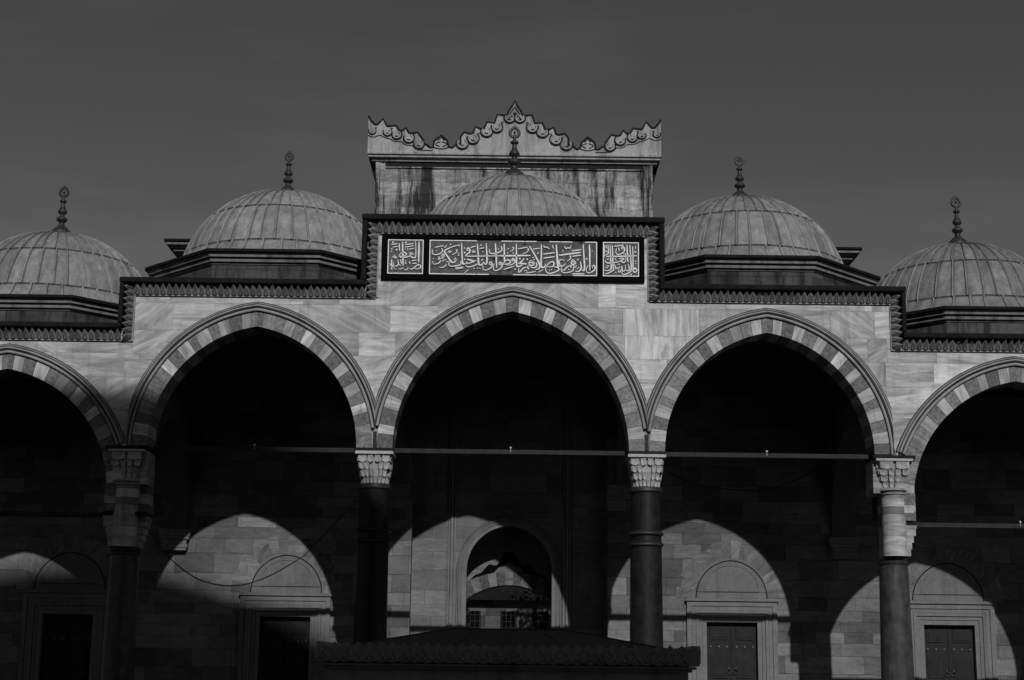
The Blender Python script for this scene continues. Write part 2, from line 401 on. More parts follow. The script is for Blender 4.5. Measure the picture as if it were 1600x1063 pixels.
# horizontal runs (base z) and vertical runs
Ht, Hs, Ho = 12.95, 11.19, 9.96
leaves((-3.62, Ht), (3.62, Ht), (0, 1))
for s in (-1, 1):
    a, b = sorted((s * 3.86, s * 9.93)); leaves((a, Hs), (b, Hs), (0, 1), .27)
    a, b = sorted((s * 10.20, s * 17.2)); leaves((a, Ho), (b, Ho), (0, 1), .27)
    leaves((s * 3.58, Hs + .0), (s * 3.58, Ht + .30), (s, 0), .27) if s > 0 else leaves((s * 3.58, Ht + .3), (s * 3.58, Hs), (s, 0), .27)
    leaves((s * 9.93, Ho + .0), (s * 9.93, Hs + .27), (s, 0), .25) if s > 0 else leaves((s * 9.93, Hs + .27), (s * 9.93, Ho), (s, 0), .25)
# thin fillets under the leaves
band(-3.60, 3.60, Ht - .035, Ht - .002, .05)
for s in (-1, 1):
    a, b = sorted((s * 3.60, s * 9.95)); band(a, b, Hs - .03, Hs - .002, .05)
    a, b = sorted((s * 9.90, s * 17.2)); band(a, b, Ho - .03, Ho - .002, .05)
    a, b = sorted((s * 3.55, s * 3.578)); band(a, b, Hs + .0, Ht - .04, .047)
    a, b = sorted((s * 9.90, s * 9.928)); band(a, b, Ho + .0, Hs - .035, .047)
co_ = fl.build('cornice', 'molding', aw)
fz.build('leaf_frieze', ['carved', 'grime'], co_)
def lead(x0, x1, z0, z1, y0=-.27, y1=.95): ld.box(x0, x1, y0, y1, z0, z1)
lead(-4.0, 4.0, Ht + .305, Ht + .46, -.29)
for s in (-1, 1):
    a, b = sorted((s * 3.85, s * 3.99)); lead(a, b, Hs + .43, Ht + .303, -.26)
    a, b = sorted((s * 3.86, s * 10.30)); lead(a, b, Hs + .275, Hs + .42, -.28)
    a, b = sorted((s * 10.18, s * 10.29)); lead(a, b, Ho + .43, Hs + .273, -.25)
    a, b = sorted((s * 10.19, s * 17.3)); lead(a, b, Ho + .275, Ho + .42, -.28)
ld.build('lead_capping', 'leadcap', co_, bevel=.03)

# ------------------------------------------------------------------ inscription panel
ip = thing('inscription_panel', (0, -.02, 11.7), 'long black framed panel of raised pale calligraphy over the central arch', 'panel')
b = MB(); b.box(-3.47, 3.47, -.05, .0, 11.68, 12.92)
fx = [(-3.31, -2.37), (-2.21, 2.22), (2.375, 3.325)]
ZB, ZT = 11.83, 12.765
b.smooth = False
for x0, x1, z0, z1 in [(-3.47, 3.47, 12.80, 12.92), (-3.47, 3.47, 11.68, 11.80), (-3.47, -3.345, 11.80, 12.80), (3.36, 3.47, 11.80, 12.80), (-2.34, -2.245, 11.80, 12.80), (2.255, 2.34, 11.80, 12.80)]:
    b.box(x0, x1, -.085, -.05, z0 + .001, z1 - .001)
b.build('frame', 'darkmarble', ip, bevel=.006)
def unp(px, py, Y):                     # photograph measure -> metres on the panel
    d = fwd * 2443 + rt * (px - 800) - up * (py - 531.5); t = (Y + 40) / d.y
    return (d.x * t, 1.6 + d.z * t)
ST = {}
ST['A'] = (850, 372, 16.11, [
 (28, [(1140,170),(1150,400),(1155,820)]), (28, [(985,170),(1000,400),(1020,700),(1010,810),(985,830),(955,800)]),
 (26, [(915,600),(935,700),(930,780),(880,840),(820,850),(790,830)]),
 (24, [(1235,765),(1215,735),(1250,695),(1285,740),(1270,800),(1200,860),(1110,885),(1070,850),(1065,780),(1110,690)]),
 (22, [(705,910),(1010,908)]), (22, [(695,330),(940,297)]), (30, [(380,440),(920,368)]), (22, [(715,465),(935,437)]),
 (18, [(515,220),(550,275),(600,250),(655,262),(688,180)]), (18, [(640,475),(660,455),(672,500),(640,550),(585,590)]),
 (20, [(720,540),(690,600),(690,650),(760,665),(800,630),(770,580),(720,555)]), (18, [(690,610),(740,600),(780,640)]),
 (24, [(760,690),(700,690),(650,700),(580,740),(510,810),(480,820),(465,780)]), (22, [(640,700),(690,750)]),
 (24, [(735,700),(745,780),(700,840),(600,875),(510,880),(445,850),(430,790),(450,720)]), (20, [(735,720),(790,740),(815,690)]),
 (24, [(515,575),(440,550),(385,575),(375,620),(400,680),(375,700),(470,710),(540,650)]), (30, [(305,170),(325,400),(345,690),(385,715)]),
 (26, [(250,735),(310,735),(370,770),(360,820),(260,870),(130,895),(60,860),(40,790),(60,720)]),
 (24, [(60,720),(110,650),(200,600),(250,640),(230,710),(150,735),(70,720)]), (22, [(-17,410),(270,375)]), (22, [(-17,515),(270,475)]),
 ('d', [(850,550,19),(620,795,17),(840,775,14),(880,750,14),(145,820,14),(190,800,14),(1075,530,21),(1215,330,12),(470,330,16)])])
ST['B'] = (780, 372, 16.11, [
 (28, [(1060,170),(1060,400),(1055,700),(1095,745),(1140,730),(1170,655)]), (30, [(760,210),(900,440),(1000,630),(1025,720),(990,780),(915,800)]),
 (30, [(0,455),(400,450),(790,445)]), (28, [(430,150),(435,450),(440,690),(490,725),(580,690)]), (28, [(470,640),(580,650),(690,658)]), (24, [(475,640),(560,600),(625,520)]),
 (26, [(760,700),(690,730),(590,780),(520,860),(485,850),(500,760)]), (24, [(690,720),(750,790)]),
 (20, [(800,560),(750,630),(770,680),(850,690),(885,640),(840,590),(800,570)]), (18, [(755,640),(810,620),(870,660)]), (26, [(930,620),(945,690),(900,750),(810,745),(800,700)]),
 (24, [(365,570),(330,585),(320,550),(350,525),(395,575),(370,640),(280,685),(170,680)]), (28, [(125,150),(130,450),(132,600)]),
 (24, [(80,670),(150,590),(220,555),(280,590),(260,640),(150,665),(80,670)]), (20, [(115,800),(380,715)]), (20, [(470,280),(715,235)]), (20, [(855,285),(1030,262)]),
 (18, [(705,295),(725,278),(742,300),(690,365),(590,405)]), (18, [(328,255),(345,235),(365,265),(340,310),(270,350)]),
 (18, [(670,890),(920,850)]), (16, [(980,870),(1050,830),(1110,800)]), (18, [(1110,200),(1150,240),(1200,235),(1265,285)]), (16, [(1340,180),(1370,280)]),
 ('d', [(225,275,19),(215,383,16),(350,380,16),(515,522,21),(705,540,21),(855,497,15),(880,548,15),(640,830,15),(690,825,17),(975,390,20),(400,790,18)])])
ST['C'] = (720, 372, 16.11, [
 (28, [(870,140),(885,400),(905,755)]), (24, [(1020,660),(985,685),(960,650),(995,615),(1040,690),(1000,770),(900,825),(840,815),(815,760),(835,650)]),
 (26, [(1015,205),(1035,290),(990,350),(850,395),(750,390),(720,350),(720,280)]), (28, [(640,140),(655,400),(655,620),(610,665),(575,600)]),
 (28, [(415,150),(435,400),(450,640),(490,685),(540,670),(575,600)]), (22, [(770,660),(735,685),(715,650),(750,608),(790,680),(750,760),(650,810),(570,805),(555,760),(560,690)]),
 (26, [(450,640),(370,690),(240,730),(150,725),(125,690)]), (28, [(160,540),(240,560),(320,585),(400,588)]), (24, [(400,590),(300,610),(200,640),(110,650)]),
 (26, [(20,130),(30,400),(45,620),(75,660),(130,640),(160,600)]), (26, [(205,310),(170,325),(155,290),(185,255),(230,300),(215,370),(140,430),(150,465),(240,465),(970,455)]),
 (18, [(240,245),(385,210)]), (18, [(470,275),(590,250)]), (14, [(340,310),(290,345),(380,355),(280,378)]), (18, [(510,575),(570,540)]),
 ('d', [(97,258,17),(100,375,22),(100,540,17),(330,770,16),(420,765,14),(475,765,14),(945,280,17),(505,185,18),(550,350,14)])])
ST['D'] = (660, 372, 16.11, [
 (24, [(490,265),(500,340),(440,400),(340,425),(265,410),(250,370),(260,290)]), (18, [(310,240),(545,200)]), (14, [(550,255),(625,185)]),
 (26, [(925,220),(930,185),(890,190),(720,240),(560,320),(555,350),(640,480),(720,590),(760,620),(820,600),(850,550),(830,515),(800,550)]),
 (18, [(838,320),(858,298),(872,330),(840,380),(740,435)]), (14, [(700,320),(650,345),(740,350),(640,378)]),
 (20, [(530,480),(500,490),(490,440),(530,410),(545,460),(500,520),(440,530)]), (18, [(400,480),(440,500),(390,540),(430,545)]), (22, [(450,560),(440,610),(380,650),(280,668)]), (12, [(250,590),(270,650)]),
 (18, [(600,600),(660,600)]), (22, [(610,670),(560,720),(480,750),(425,735)]), (24, [(960,590),(980,640),(920,690),(790,715),(700,710),(660,660),(690,600)]),
 (16, [(830,760),(1040,735)]), (14, [(830,790),(1020,760)]), (16, [(490,590),(600,540)]), (14, [(1040,900),(1120,830),(1170,790)]),
 ('d', [(710,165,18),(910,390,15),(912,442,17),(360,322,13),(270,525,13)])])
ST['L'] = (600, 370, 17.147, [
 (30, [(940,140),(935,400),(930,690)]), (28, [(500,140),(505,500),(510,780)]), (22, [(400,520),(450,450),(530,420),(590,450),(580,500),(400,530)]), (24, [(400,530),(500,560),(650,540),(720,510)]),
 (22, [(680,440),(740,440),(700,480),(740,550),(800,565),(850,530),(848,170),(820,120)]), (20, [(720,460),(800,470)]), (20, [(210,570),(270,530),(330,560),(300,580),(270,540),(280,480)]),
 (24, [(205,620),(210,890)]), (16, [(165,720),(200,800),(240,790),(265,680)]), (22, [(370,620),(385,740),(330,795),(290,785)]), (18, [(390,740),(450,780)]), (18, [(440,610),(470,730)]),
 (22, [(690,860),(730,880),(790,850),(870,780),(940,755),(985,800),(960,850),(870,870),(790,850)]), (22, [(660,840),(600,890),(540,890)]), (20, [(530,840),(400,880)]), (14, [(330,885),(270,850),(265,760)]),
 (18, [(560,220),(800,185)]), (18, [(560,285),(800,245)]), (18, [(670,340),(810,315)]), (18, [(190,215),(375,190)]), (18, [(230,285),(380,262)]), (18, [(740,650),(880,630)]), (18, [(760,725),(880,710)]),
 (20, [(415,180),(410,260),(420,390)]), (18, [(680,660),(695,730)]),
 ('d', [(585,160,24),(240,155,22),(630,320,15),(635,365,13),(575,345,12),(210,335,20),(340,350,24),(580,710,22),(585,660,13),(200,400,16)])])
ST['R'] = (936, 374, 16.603, [
 (26, [(870,190),(880,440),(885,800),(920,860),(970,840),(975,790),(940,740),(915,770),(950,790)]), (26, [(800,155),(815,440),(835,780),(790,860),(680,915),(620,915),(590,870),(600,830)]),
 (26, [(725,155),(735,440),(750,600)]), (24, [(180,455),(980,435)]), (24, [(640,250),(600,265),(580,230),(615,195),(665,260),(640,330),(560,385),(480,400),(440,360),(440,280),(460,230)]),
 (20, [(385,190),(635,155)]), (18, [(505,220),(525,310)]), (24, [(340,155),(355,440),(365,740),(410,790)]), (24, [(285,155),(295,440),(315,740),(280,800),(180,820),(125,790)]),
 (22, [(230,150),(240,330),(220,390),(165,420)]), (18, [(180,160),(190,240)]), (16, [(140,150),(140,460)]), (22, [(510,510),(570,495),(640,510),(600,545),(560,545),(620,610),(680,580),(690,520),(670,460)]),
 (24, [(150,560),(200,610),(300,620),(430,605),(560,570)]), (22, [(755,650),(785,780),(740,825),(690,790),(680,670)]), (22, [(690,780),(640,835),(600,800),(600,710),(570,760),(590,810)]),
 (24, [(165,905),(260,875),(400,790),(500,745)]), (20, [(400,650),(430,770),(390,810)]), (18, [(460,730),(500,770),(540,700)]), (22, [(490,800),(520,860),(560,820),(570,720)]), (18, [(790,945),(860,895)]),
 (14, [(165,745),(235,735)]), (14, [(190,705),(240,690),(270,715)]), (16, [(945,190),(948,255)]),
 ('d', [(210,525,15),(250,522,15),(425,510,17),(440,545,13),(490,655,14),(530,650,15),(435,865,15),(645,385,16),(680,385,16),(950,570,16),(950,635,15),(940,335,23),(190,320,20)])])
def smooth_path(P, n=5):
    if len(P) < 3: return [(P[0][0] + (P[1][0] - P[0][0]) * i / 3, P[0][1] + (P[1][1] - P[0][1]) * i / 3) for i in range(4)]
    out = []
    for i in range(len(P) - 1):
        p0, p1, p2, p3 = P[max(i - 1, 0)], P[i], P[i + 1], P[min(i + 2, len(P) - 1)]
        for k in range(n):
            t = k / n
            out.append(tuple(.5 * (2 * p1[j] + (p2[j] - p0[j]) * t + (2 * p0[j] - 5 * p1[j] + 4 * p2[j] - p3[j]) * t * t + (3 * p1[j] - p0[j] - 3 * p2[j] + p3[j]) * t ** 3) for j in (0, 1)))
    return out + [P[-1]]
def ribbon(mb, pts, w, y0, y1):
    n = len(pts); rings = []
    for i, p in enumerate(pts):
        a, b_ = pts[max(i - 1, 0)], pts[min(i + 1, n - 1)]; dx, dz = b_[0] - a[0], b_[1] - a[1]; l = math.hypot(dx, dz) or 1
        nx, nz_ = -dz / l, dx / l; k = w * (.55 + .45 * math.sin(math.pi * min(1, (i + .6) / n * 1.0))) / 2
        k *= (1.0 + .22 * (nx * .7 + nz_ * .7))
        rings.append([(p[0] + nx * k, y0, p[1] + nz_ * k), (p[0] + nx * k * .8, y1, p[1] + nz_ * k * .8), (p[0] - nx * k * .8, y1, p[1] - nz_ * k * .8), (p[0] - nx * k, y0, p[1] - nz_ * k)])
    mb.loft(rings, True, True, True)
for keys, (x0, x1) in zip((('L',), ('A', 'B', 'C', 'D'), ('R',)), fx):
    p = MB(); p.box(x0, x1, -.056, -.051, ZB, ZT); po = p.build('script_field', 'ground', ip)
    t = MB(); w = .024
    for a, b_, c, d in ((x0, x1, ZT - w, ZT), (x0, x1, ZB, ZB + w), (x0, x0 + w, ZB + w, ZT - w), (x1 - w, x1, ZB + w, ZT - w)):
        n = 14 if b_ - a > 1.5 else 6                     # border line, worn in places
        if b_ - a > .1:
            for i in range(n):
                if R.random() < .06: continue
                t.box(a + (b_ - a) * i / n, a + (b_ - a) * (i + R.uniform(.93, 1.)) / n, -.068, -.056, c, d)
        else: t.box(a, b_, -.068, -.056, c, d)
    for k in keys:
        ox, oy, sc, L = ST[k]
        for w_, pts in L:
            if w_ == 'd':
                for (u, v, r) in pts:
                    c = unp(ox + u / sc, oy + v / sc, -.07); rr = r / sc * .0172
                    t.prism([(c[0] + rr * math.cos(q * math.pi / 4), c[1] + rr * math.sin(q * math.pi / 4)) for q in range(8)], -.085, -.054)
            else:
                q = [unp(ox + u / sc, oy + v / sc, -.07) for u, v in smooth_path(pts)]
                ribbon(t, q, w_ / sc * .0172 * 1.35, -.054, -.088)
    t.build('lettering', 'gilt', po)

# ------------------------------------------------------------------ columns
def squircle(h, k, n=24, c=(0, 0)):     # k 0 circle .. 1 square
    out = []
    for i in range(n):
        a = 2 * math.pi * i / n; ca, sa = math.cos(a), math.sin(a); q = max(abs(ca), abs(sa)); r = h * ((1 - k) + k / q); out.append((c[0] + r * ca, c[1] + r * sa))
    return out
def muqarnas(mb, cx, cy, tiers, seed=0):
    rr = random.Random(seed)
    for (z0, z1, h0, h1, k, n, drop) in tiers:
        core0, core1 = squircle(h0 - .07, k, 24, (cx, cy)), squircle(h1 - .07, k, 24, (cx, cy))
        mb.loft([[(x, y, z0) for x, y in core0], [(x, y, z1) for x, y in core1]], True, True, True)
        tot = 4 * n
        for i in range(tot):
            a0, a1 = 2 * math.pi * (i - .5 + .5) / tot - math.pi / 4, 2 * math.pi * (i + 1) / tot - math.pi / 4
            def P(a, h):
                ca, sa = math.cos(a), math.sin(a); q = max(abs(ca), abs(sa)); r = h * ((1 - k) + k / q); return (cx + r * ca, cy + r * sa)
            e = (a1 - a0) * rr.uniform(.08, .17); am = (a0 + a1) / 2; zt = z1 - .012; zl = z0 - drop * rr.uniform(.2, .6)
            if rr.random() < .07: continue
            A0, A1 = P(a0 + e, h1), P(a1 - e, h1); B0, B1 = P(a0 + e, (h0 + h1) / 2 - .01), P(a1 - e, (h0 + h1) / 2 - .01); T = P(am, h0 - .005); I0, I1 = P(a0 + e, h0 - .09), P(a1 - e, h0 - .09); Mi = P(am, h0 - .09)
            v = mb.vs([(A0[0], A0[1], zt), (A1[0], A1[1], zt), (B1[0], B1[1], z0 + (z1 - z0) * .14), (T[0], T[1], zl), (B0[0], B0[1], z0 + (z1 - z0) * .14),
                       (I0[0], I0[1], zt), (I1[0], I1[1], zt), (I1[0], I1[1], z0 + .03), (Mi[0], Mi[1], z0), (I0[0], I0[1], z0 + .03)])
            # hollow niche front: ridge pushed in at the middle
            mid = P(am, (h0 + h1) / 2 - .022); c = mb.vs([(mid[0], mid[1], z0 + (z1 - z0) * .55)])[0]
            for f in ((v[1], v[0], c), (v[0], v[4], c), (v[4], v[3], c), (v[3], v[2], c), (v[2], v[1], c), (v[0], v[1], v[6], v[5]), (v[1], v[2], v[7], v[6]), (v[2], v[3], v[8], v[7]), (v[3], v[4], v[9], v[8]), (v[4], v[0], v[5], v[9])): mb.face(f)
CY = .42
def inner_column(x, label):
    t = thing('column', (x, CY, .3), label, 'column', 'columns carrying the arcade')
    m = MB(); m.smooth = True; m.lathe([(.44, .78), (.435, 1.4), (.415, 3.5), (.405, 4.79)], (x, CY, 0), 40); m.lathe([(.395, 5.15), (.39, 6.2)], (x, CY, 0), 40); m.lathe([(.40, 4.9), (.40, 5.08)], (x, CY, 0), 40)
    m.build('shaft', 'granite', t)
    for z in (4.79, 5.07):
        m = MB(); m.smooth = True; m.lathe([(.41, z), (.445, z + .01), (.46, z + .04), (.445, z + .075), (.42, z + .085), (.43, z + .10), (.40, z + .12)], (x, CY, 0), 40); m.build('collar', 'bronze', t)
    m = MB(); m.smooth = True; m.lathe([(.40, 6.17), (.425, 6.19), (.43, 6.25), (.40, 6.295)], (x, CY, 0), 40); m.build('neck_ring', 'bronze', t)
    m = MB(); m.smooth = True; m.lathe([(.62, .3), (.62, .45), (.56, .5), (.58, .56), (.55, .62), (.47, .66), (.5, .72), (.47, .78)], (x, CY, 0), 40); m.build('base', 'pale', t)
    m = MB()
    muqarnas(m, x, CY, [(6.30, 6.48, .365, .385, .12, 6, .0), (6.48, 6.67, .40, .43, .35, 6, .05), (6.67, 6.85, .435, .455, .6, 6, .05), (6.85, 7.04, .455, .462, .85, 4, .03)], int(x * 10))
    c = m.build('capital', 'cap', t)
    m = MB(); m.box(x - .49, x + .49, CY - .5, CY + .5, 7.045, 7.125); m.build('abacus', 'pale', c, bevel=.008)
    m = MB(); m.box(x - .475, x + .475, CY - .487, CY + .48, 7.126, 7.205); m.build('iron_band', 'black', t)
def outer_column(x, label):
    s = 1 if x > 0 else -1
    t = thing('column', (x, CY, .3), label, 'column', 'columns carrying the arcade')
    m = MB(); m.smooth = True; m.lathe([(.42, .75), (.415, 1.4), (.385, 3.2), (.365, 4.42)], (x, CY, 0), 40); m.build('shaft', 'greygr', t)
    m = MB(); m.smooth = True; m.lathe([(.37, 4.40), (.395, 4.42), (.40, 4.47), (.375, 4.50), (.40, 4.53), (.395, 4.58), (.36, 4.605)], (x, CY, 0), 40); m.build('neck_ring', 'bronze', t)
    m = MB(); m.smooth = True; m.lathe([(.6, .3), (.6, .45), (.54, .5), (.56, .56), (.53, .62), (.45, .66), (.45, .75)], (x, CY, 0), 40); m.build('base', 'pale', t)
    # stepped corbel and impost pier
    m = MB()
    for (z0, z1, h, sb_) in ((4.605, 4.78, .37, .40), (4.782, 4.95, .41, .38), (4.952, 5.12, .46, .42), (5.122, 5.30, .52, .40), (5.302, 5.40, .545, .38), (5.502, 5.72, .54, .16), (5.722, 5.98, .54, .46), (5.982, 6.20, .54, .16), (6.202, 6.62, .53, .40), (6.622, 7.06, .525, .42)):
        m.cur = (0, sb_ * .9, R.random()); m.box(*sorted((x - s * .2, x + s * h)), .06 if h > .4 else .04, .86, z0, z1); m.box(*sorted((x - s * .2, x - s * (h if s < 0 or z1 > 6.3 else .25))), (.30 if s < 0 else .6) if z1 < 6.3 else .06, .86, z0 + .001, z1 - .001)
    pr = m.build('impost_pier', 'marble', t, bevel=.01)
    m = MB(); m.box(*sorted((x - s * (.547 if s < 0 else .2), x + s * .547)), .045, .87, 5.402, 5.50); m.build('iron_band', 'black', pr)
    # engaged half column in front
    m = MB(); m.smooth = True
    for (z0, z1, sb_) in ((4.607, 5.10, .52), (5.102, 5.44, .44), (5.442, 5.66, .40), (5.662, 5.86, .22), (5.862, 6.08, .58), (6.082, 6.16, .26)):
        m.cur = (0, sb_ * .9, R.random()); m.lathe([(.315, z0), (.315, z1)], (x, .20, 0), 32)
    m.build('engaged_shaft', 'marble', t)
    m = MB(); m.smooth = True; m.lathe([(.32, 6.165), (.35, 6.18), (.335, 6.21), (.36, 6.25), (.40, 6.27), (.39, 6.31), (.33, 6.34)], (x, .20, 0), 32); m.build('ring', 'molding', t)
    m = MB(); muqarnas(m, x, .34, [(6.34, 6.50, .36, .38, .5, 4, .0), (6.50, 6.66, .385, .41, .75, 4, .035), (6.66, 6.82, .42, .44, .9, 4, .04), (6.82, 7.02, .45, .46, .97, 2, .01)], int(x * 10))
    c = m.build('capital', 'cap', t)
    m = MB(); m.box(x - .475, x + .475, -.14, .80, 7.022, 7.085); m.build('abacus', 'pale', c, bevel=.008)
    m = MB(); m.box(x - .54, x + .54, -.13, .87, 7.087, 7.17); m.build('abacus_band', 'black', t)
inner_column(-XI, 'dark granite column under the left end of the central arch')
inner_column(XI, 'dark granite column with two bronze collars under the right end of the central arch')
outer_column(-XO, 'shaded column with banded stone upper shaft at the left of the arcade')
outer_column(XO, 'sunlit pale grey column with banded stone upper shaft at the right of the arcade')

# ------------------------------------------------------------------ tie rods
for (x0, x1, z, lab) in ((-15.9, -XO - .55, 5.45, 'low iron tie beam across the far left arch'), (-XO + .55, -XI - .5, 7.2, 'iron tie beam across the arch left of the central one'), (-XI + .49, XI - .49, 7.21, 'iron tie beam across the tall central arch'),
                         (XI + .5, XO - .55, 7.2, 'iron tie beam across the arch right of the central one'), (XO + .55, 15.9, 5.45, 'low iron tie beam across the far right arch')):
    t = thing('tie_beam', ((x0 + x1) / 2, .45, z), lab, 'tie beam', 'tie beams spanning the arches')
    m = MB(); m.box(x0, x1, .38, .52, z - .07, z + .05); m.build('beam', 'iron', t, bevel=.01)
    xm = (x0 + x1) / 2; m = MB(); m.smooth = True; m.lathe([(.010, z - .02), (.010, z + .06), (.028, z + .07), (.036, z + .09), (.028, z + .115), (.008, z + .125)], (xm, .36, 0), 12); m.build('knob', 'bulb', t)

# ------------------------------------------------------------------ portico roof and vaults
pr = thing('portico_roof', (0, 3.6, 7.2), 'dim vaulted ceiling and flat roof behind the arches', 'roof')
m = MB(); m.box(-3.9, 3.9, .95, 6.9, 13.05, 13.2)
for s in (-1, 1):
    m.box(*sorted((s * 3.905, s * 10.15)), .95, 6.9, 11.62, 11.72); m.box(*sorted((s * 10.155, s * 17.2)), .95, 6.9, 10.25, 10.36)
    m.box(*sorted((s * 3.8, s * 3.9)), .96, 6.9, 11.725, 13.04); m.box(*sorted((s * 10.05, s * 10.15)), .96, 6.9, 10.365, 11.61)
m.build('roof_slab', 'leadcap', pr)
for cx, a, zs in ((-CO, 3.27, 5.7), (-CX, 3.17, 7.4), (0, 3.5, 7.8), (CX, 3.17, 7.4), (CO, 3.27, 5.7)):
    b_ = 2.76; RR = a * a + b_ * b_; n = 20; m = MB(); m.smooth = True; rings = []
    for j in range(n + 1):
        y = -b_ + 2 * b_ * j / n; rings.append([(cx - a + 2 * a * i / n, 3.65 + y, zs + math.sqrt(max(0., RR - (a - 2 * a * i / n) ** 2 - y * y)) * .98) for i in range(n + 1)])
    m.loft(rings, False); m.build('vault', 'inner', pr)
for s in (-1, 1):
    for x, zs, tz in ((XI, 7.2, 11.6), (XO, 5.6, 10.2)):
        A = Arch(3.65, zs, 2.62, 2.9, 0, 0); m = MB(); c = A.curve(0, 14); prev = None
        for side in (-.35, .35):
            X = s * x + side
            for p, q in zip(c, c[1:]): m.poly([(X, p[0], p[1]), (X, q[0], q[1]), (X, q[0], tz), (X, p[0], tz)])
        for p, q in zip(c, c[1:]): m.poly([(s * x - .35, p[0], p[1]), (s * x + .35, p[0], p[1]), (s * x + .35, q[0], q[1]), (s * x - .35, q[0], q[1])])
        m.build('transverse_arch', 'inner', pr)

# ------------------------------------------------------------------ back wall
BY = 6.4
DX = [-12.88, -6.53, 6.53, 12.88]
bw = thing('back_wall', (0, BY, .3), 'old ashlar wall behind the arcade, patched stone in sun and shade', 'wall')
m = MB(); cuts = [(-17.2, 0)] + [(d, 1) for d in DX]
segs = []; x = -17.2
for d in DX[:2]: segs.append((x, d - .76, .3, 13)); segs.append((d - .76, d + .76, 3.12, 13)); x = d + .76
segs.append((x, -2.9, .3, 13)); x = 2.9
for d in DX[2:]: segs.append((x, d - .76, .3, 13)); segs.append((d - .76, d + .76, 3.12, 13)); x = d + .76
segs.append((x, 17.2, .3, 13))
for side in (-1, 1):
    m = MB()
    for x0, x1, z0, z1 in segs:
        if (x0 + x1) * side > 0: m.box(x0, x1, BY, BY + .55, z0, 10.2 if abs(x0 + x1) > 20.5 else 11.6)
    m.build('ashlar_face', 'ashlar', bw)
for s in (-1, 1):                        # imposts of the transverse arches
    m = MB()
    for z0, z1, e in ((4.98, 5.06, .36), (5.062, 5.16, .40), (5.162, 5.30, .36), (5.302, 5.40, .43), (5.402, 5.6, .46)): m.box(s * XO - e, s * XO + e, BY - e * .55, BY - .001, z0, z1)
    m.build('impost', 'frame', bw, bevel=.01)

# ------------------------------------------------------------------ doors
LAB = ['dark wooden door under a shaded arched panel at the far left', 'black door under the sunlit arched panel left of the portal', 'studded double door under the sunlit arched panel right of the portal', 'wooden double door at the far right, half behind the pale grey column']
def uframe(m, cx, ho, hi, zo, zi, y0, y1, zb=.3):
    m.prism([(cx - ho, zb), (cx - hi, zb), (cx - hi, zi), (cx + hi, zi), (cx + hi, zb), (cx + ho, zb), (cx + ho, zo), (cx - ho, zo)], y0, y1)
def ring_arch(m, cx, zs, a0, r0_, d, y0, y1, n=16):
    A = Arch(cx, zs, a0, r0_, -99, 99); i_, o_ = A.curve(0, n), A.curve(d, n)
    rings = [[(p[0], y0, p[1]), (q[0], y0, q[1]), (q[0], y1, q[1]), (p[0], y1, p[1])] for p, q in zip(i_, o_)]
    m.loft(rings, True, True, True)
def fan(m, cx, zs, a0, r0_, d, y0, y1, n):
    A = Arch(cx, zs, a0, r0_, -99, 99)
    for side in (-1, 1):
        for i in range(n):
            t0, t1 = i / n, (i + 1) / n; dd = d * R.uniform(.78, 1.15); m.cur = (R.choice([0, .8, 1.57]), R.uniform(.135, .225), R.random())
            pts = [A.pt(side, t0 + .001, 0), A.pt(side, t1 - .001, 0), A.pt(side, t1 - .001, dd), A.pt(side, t0 + .001, dd)]
            if side < 0: pts = pts[::-1]
            m.prism(pts, y0 + R.uniform(-.003, .003), y1)
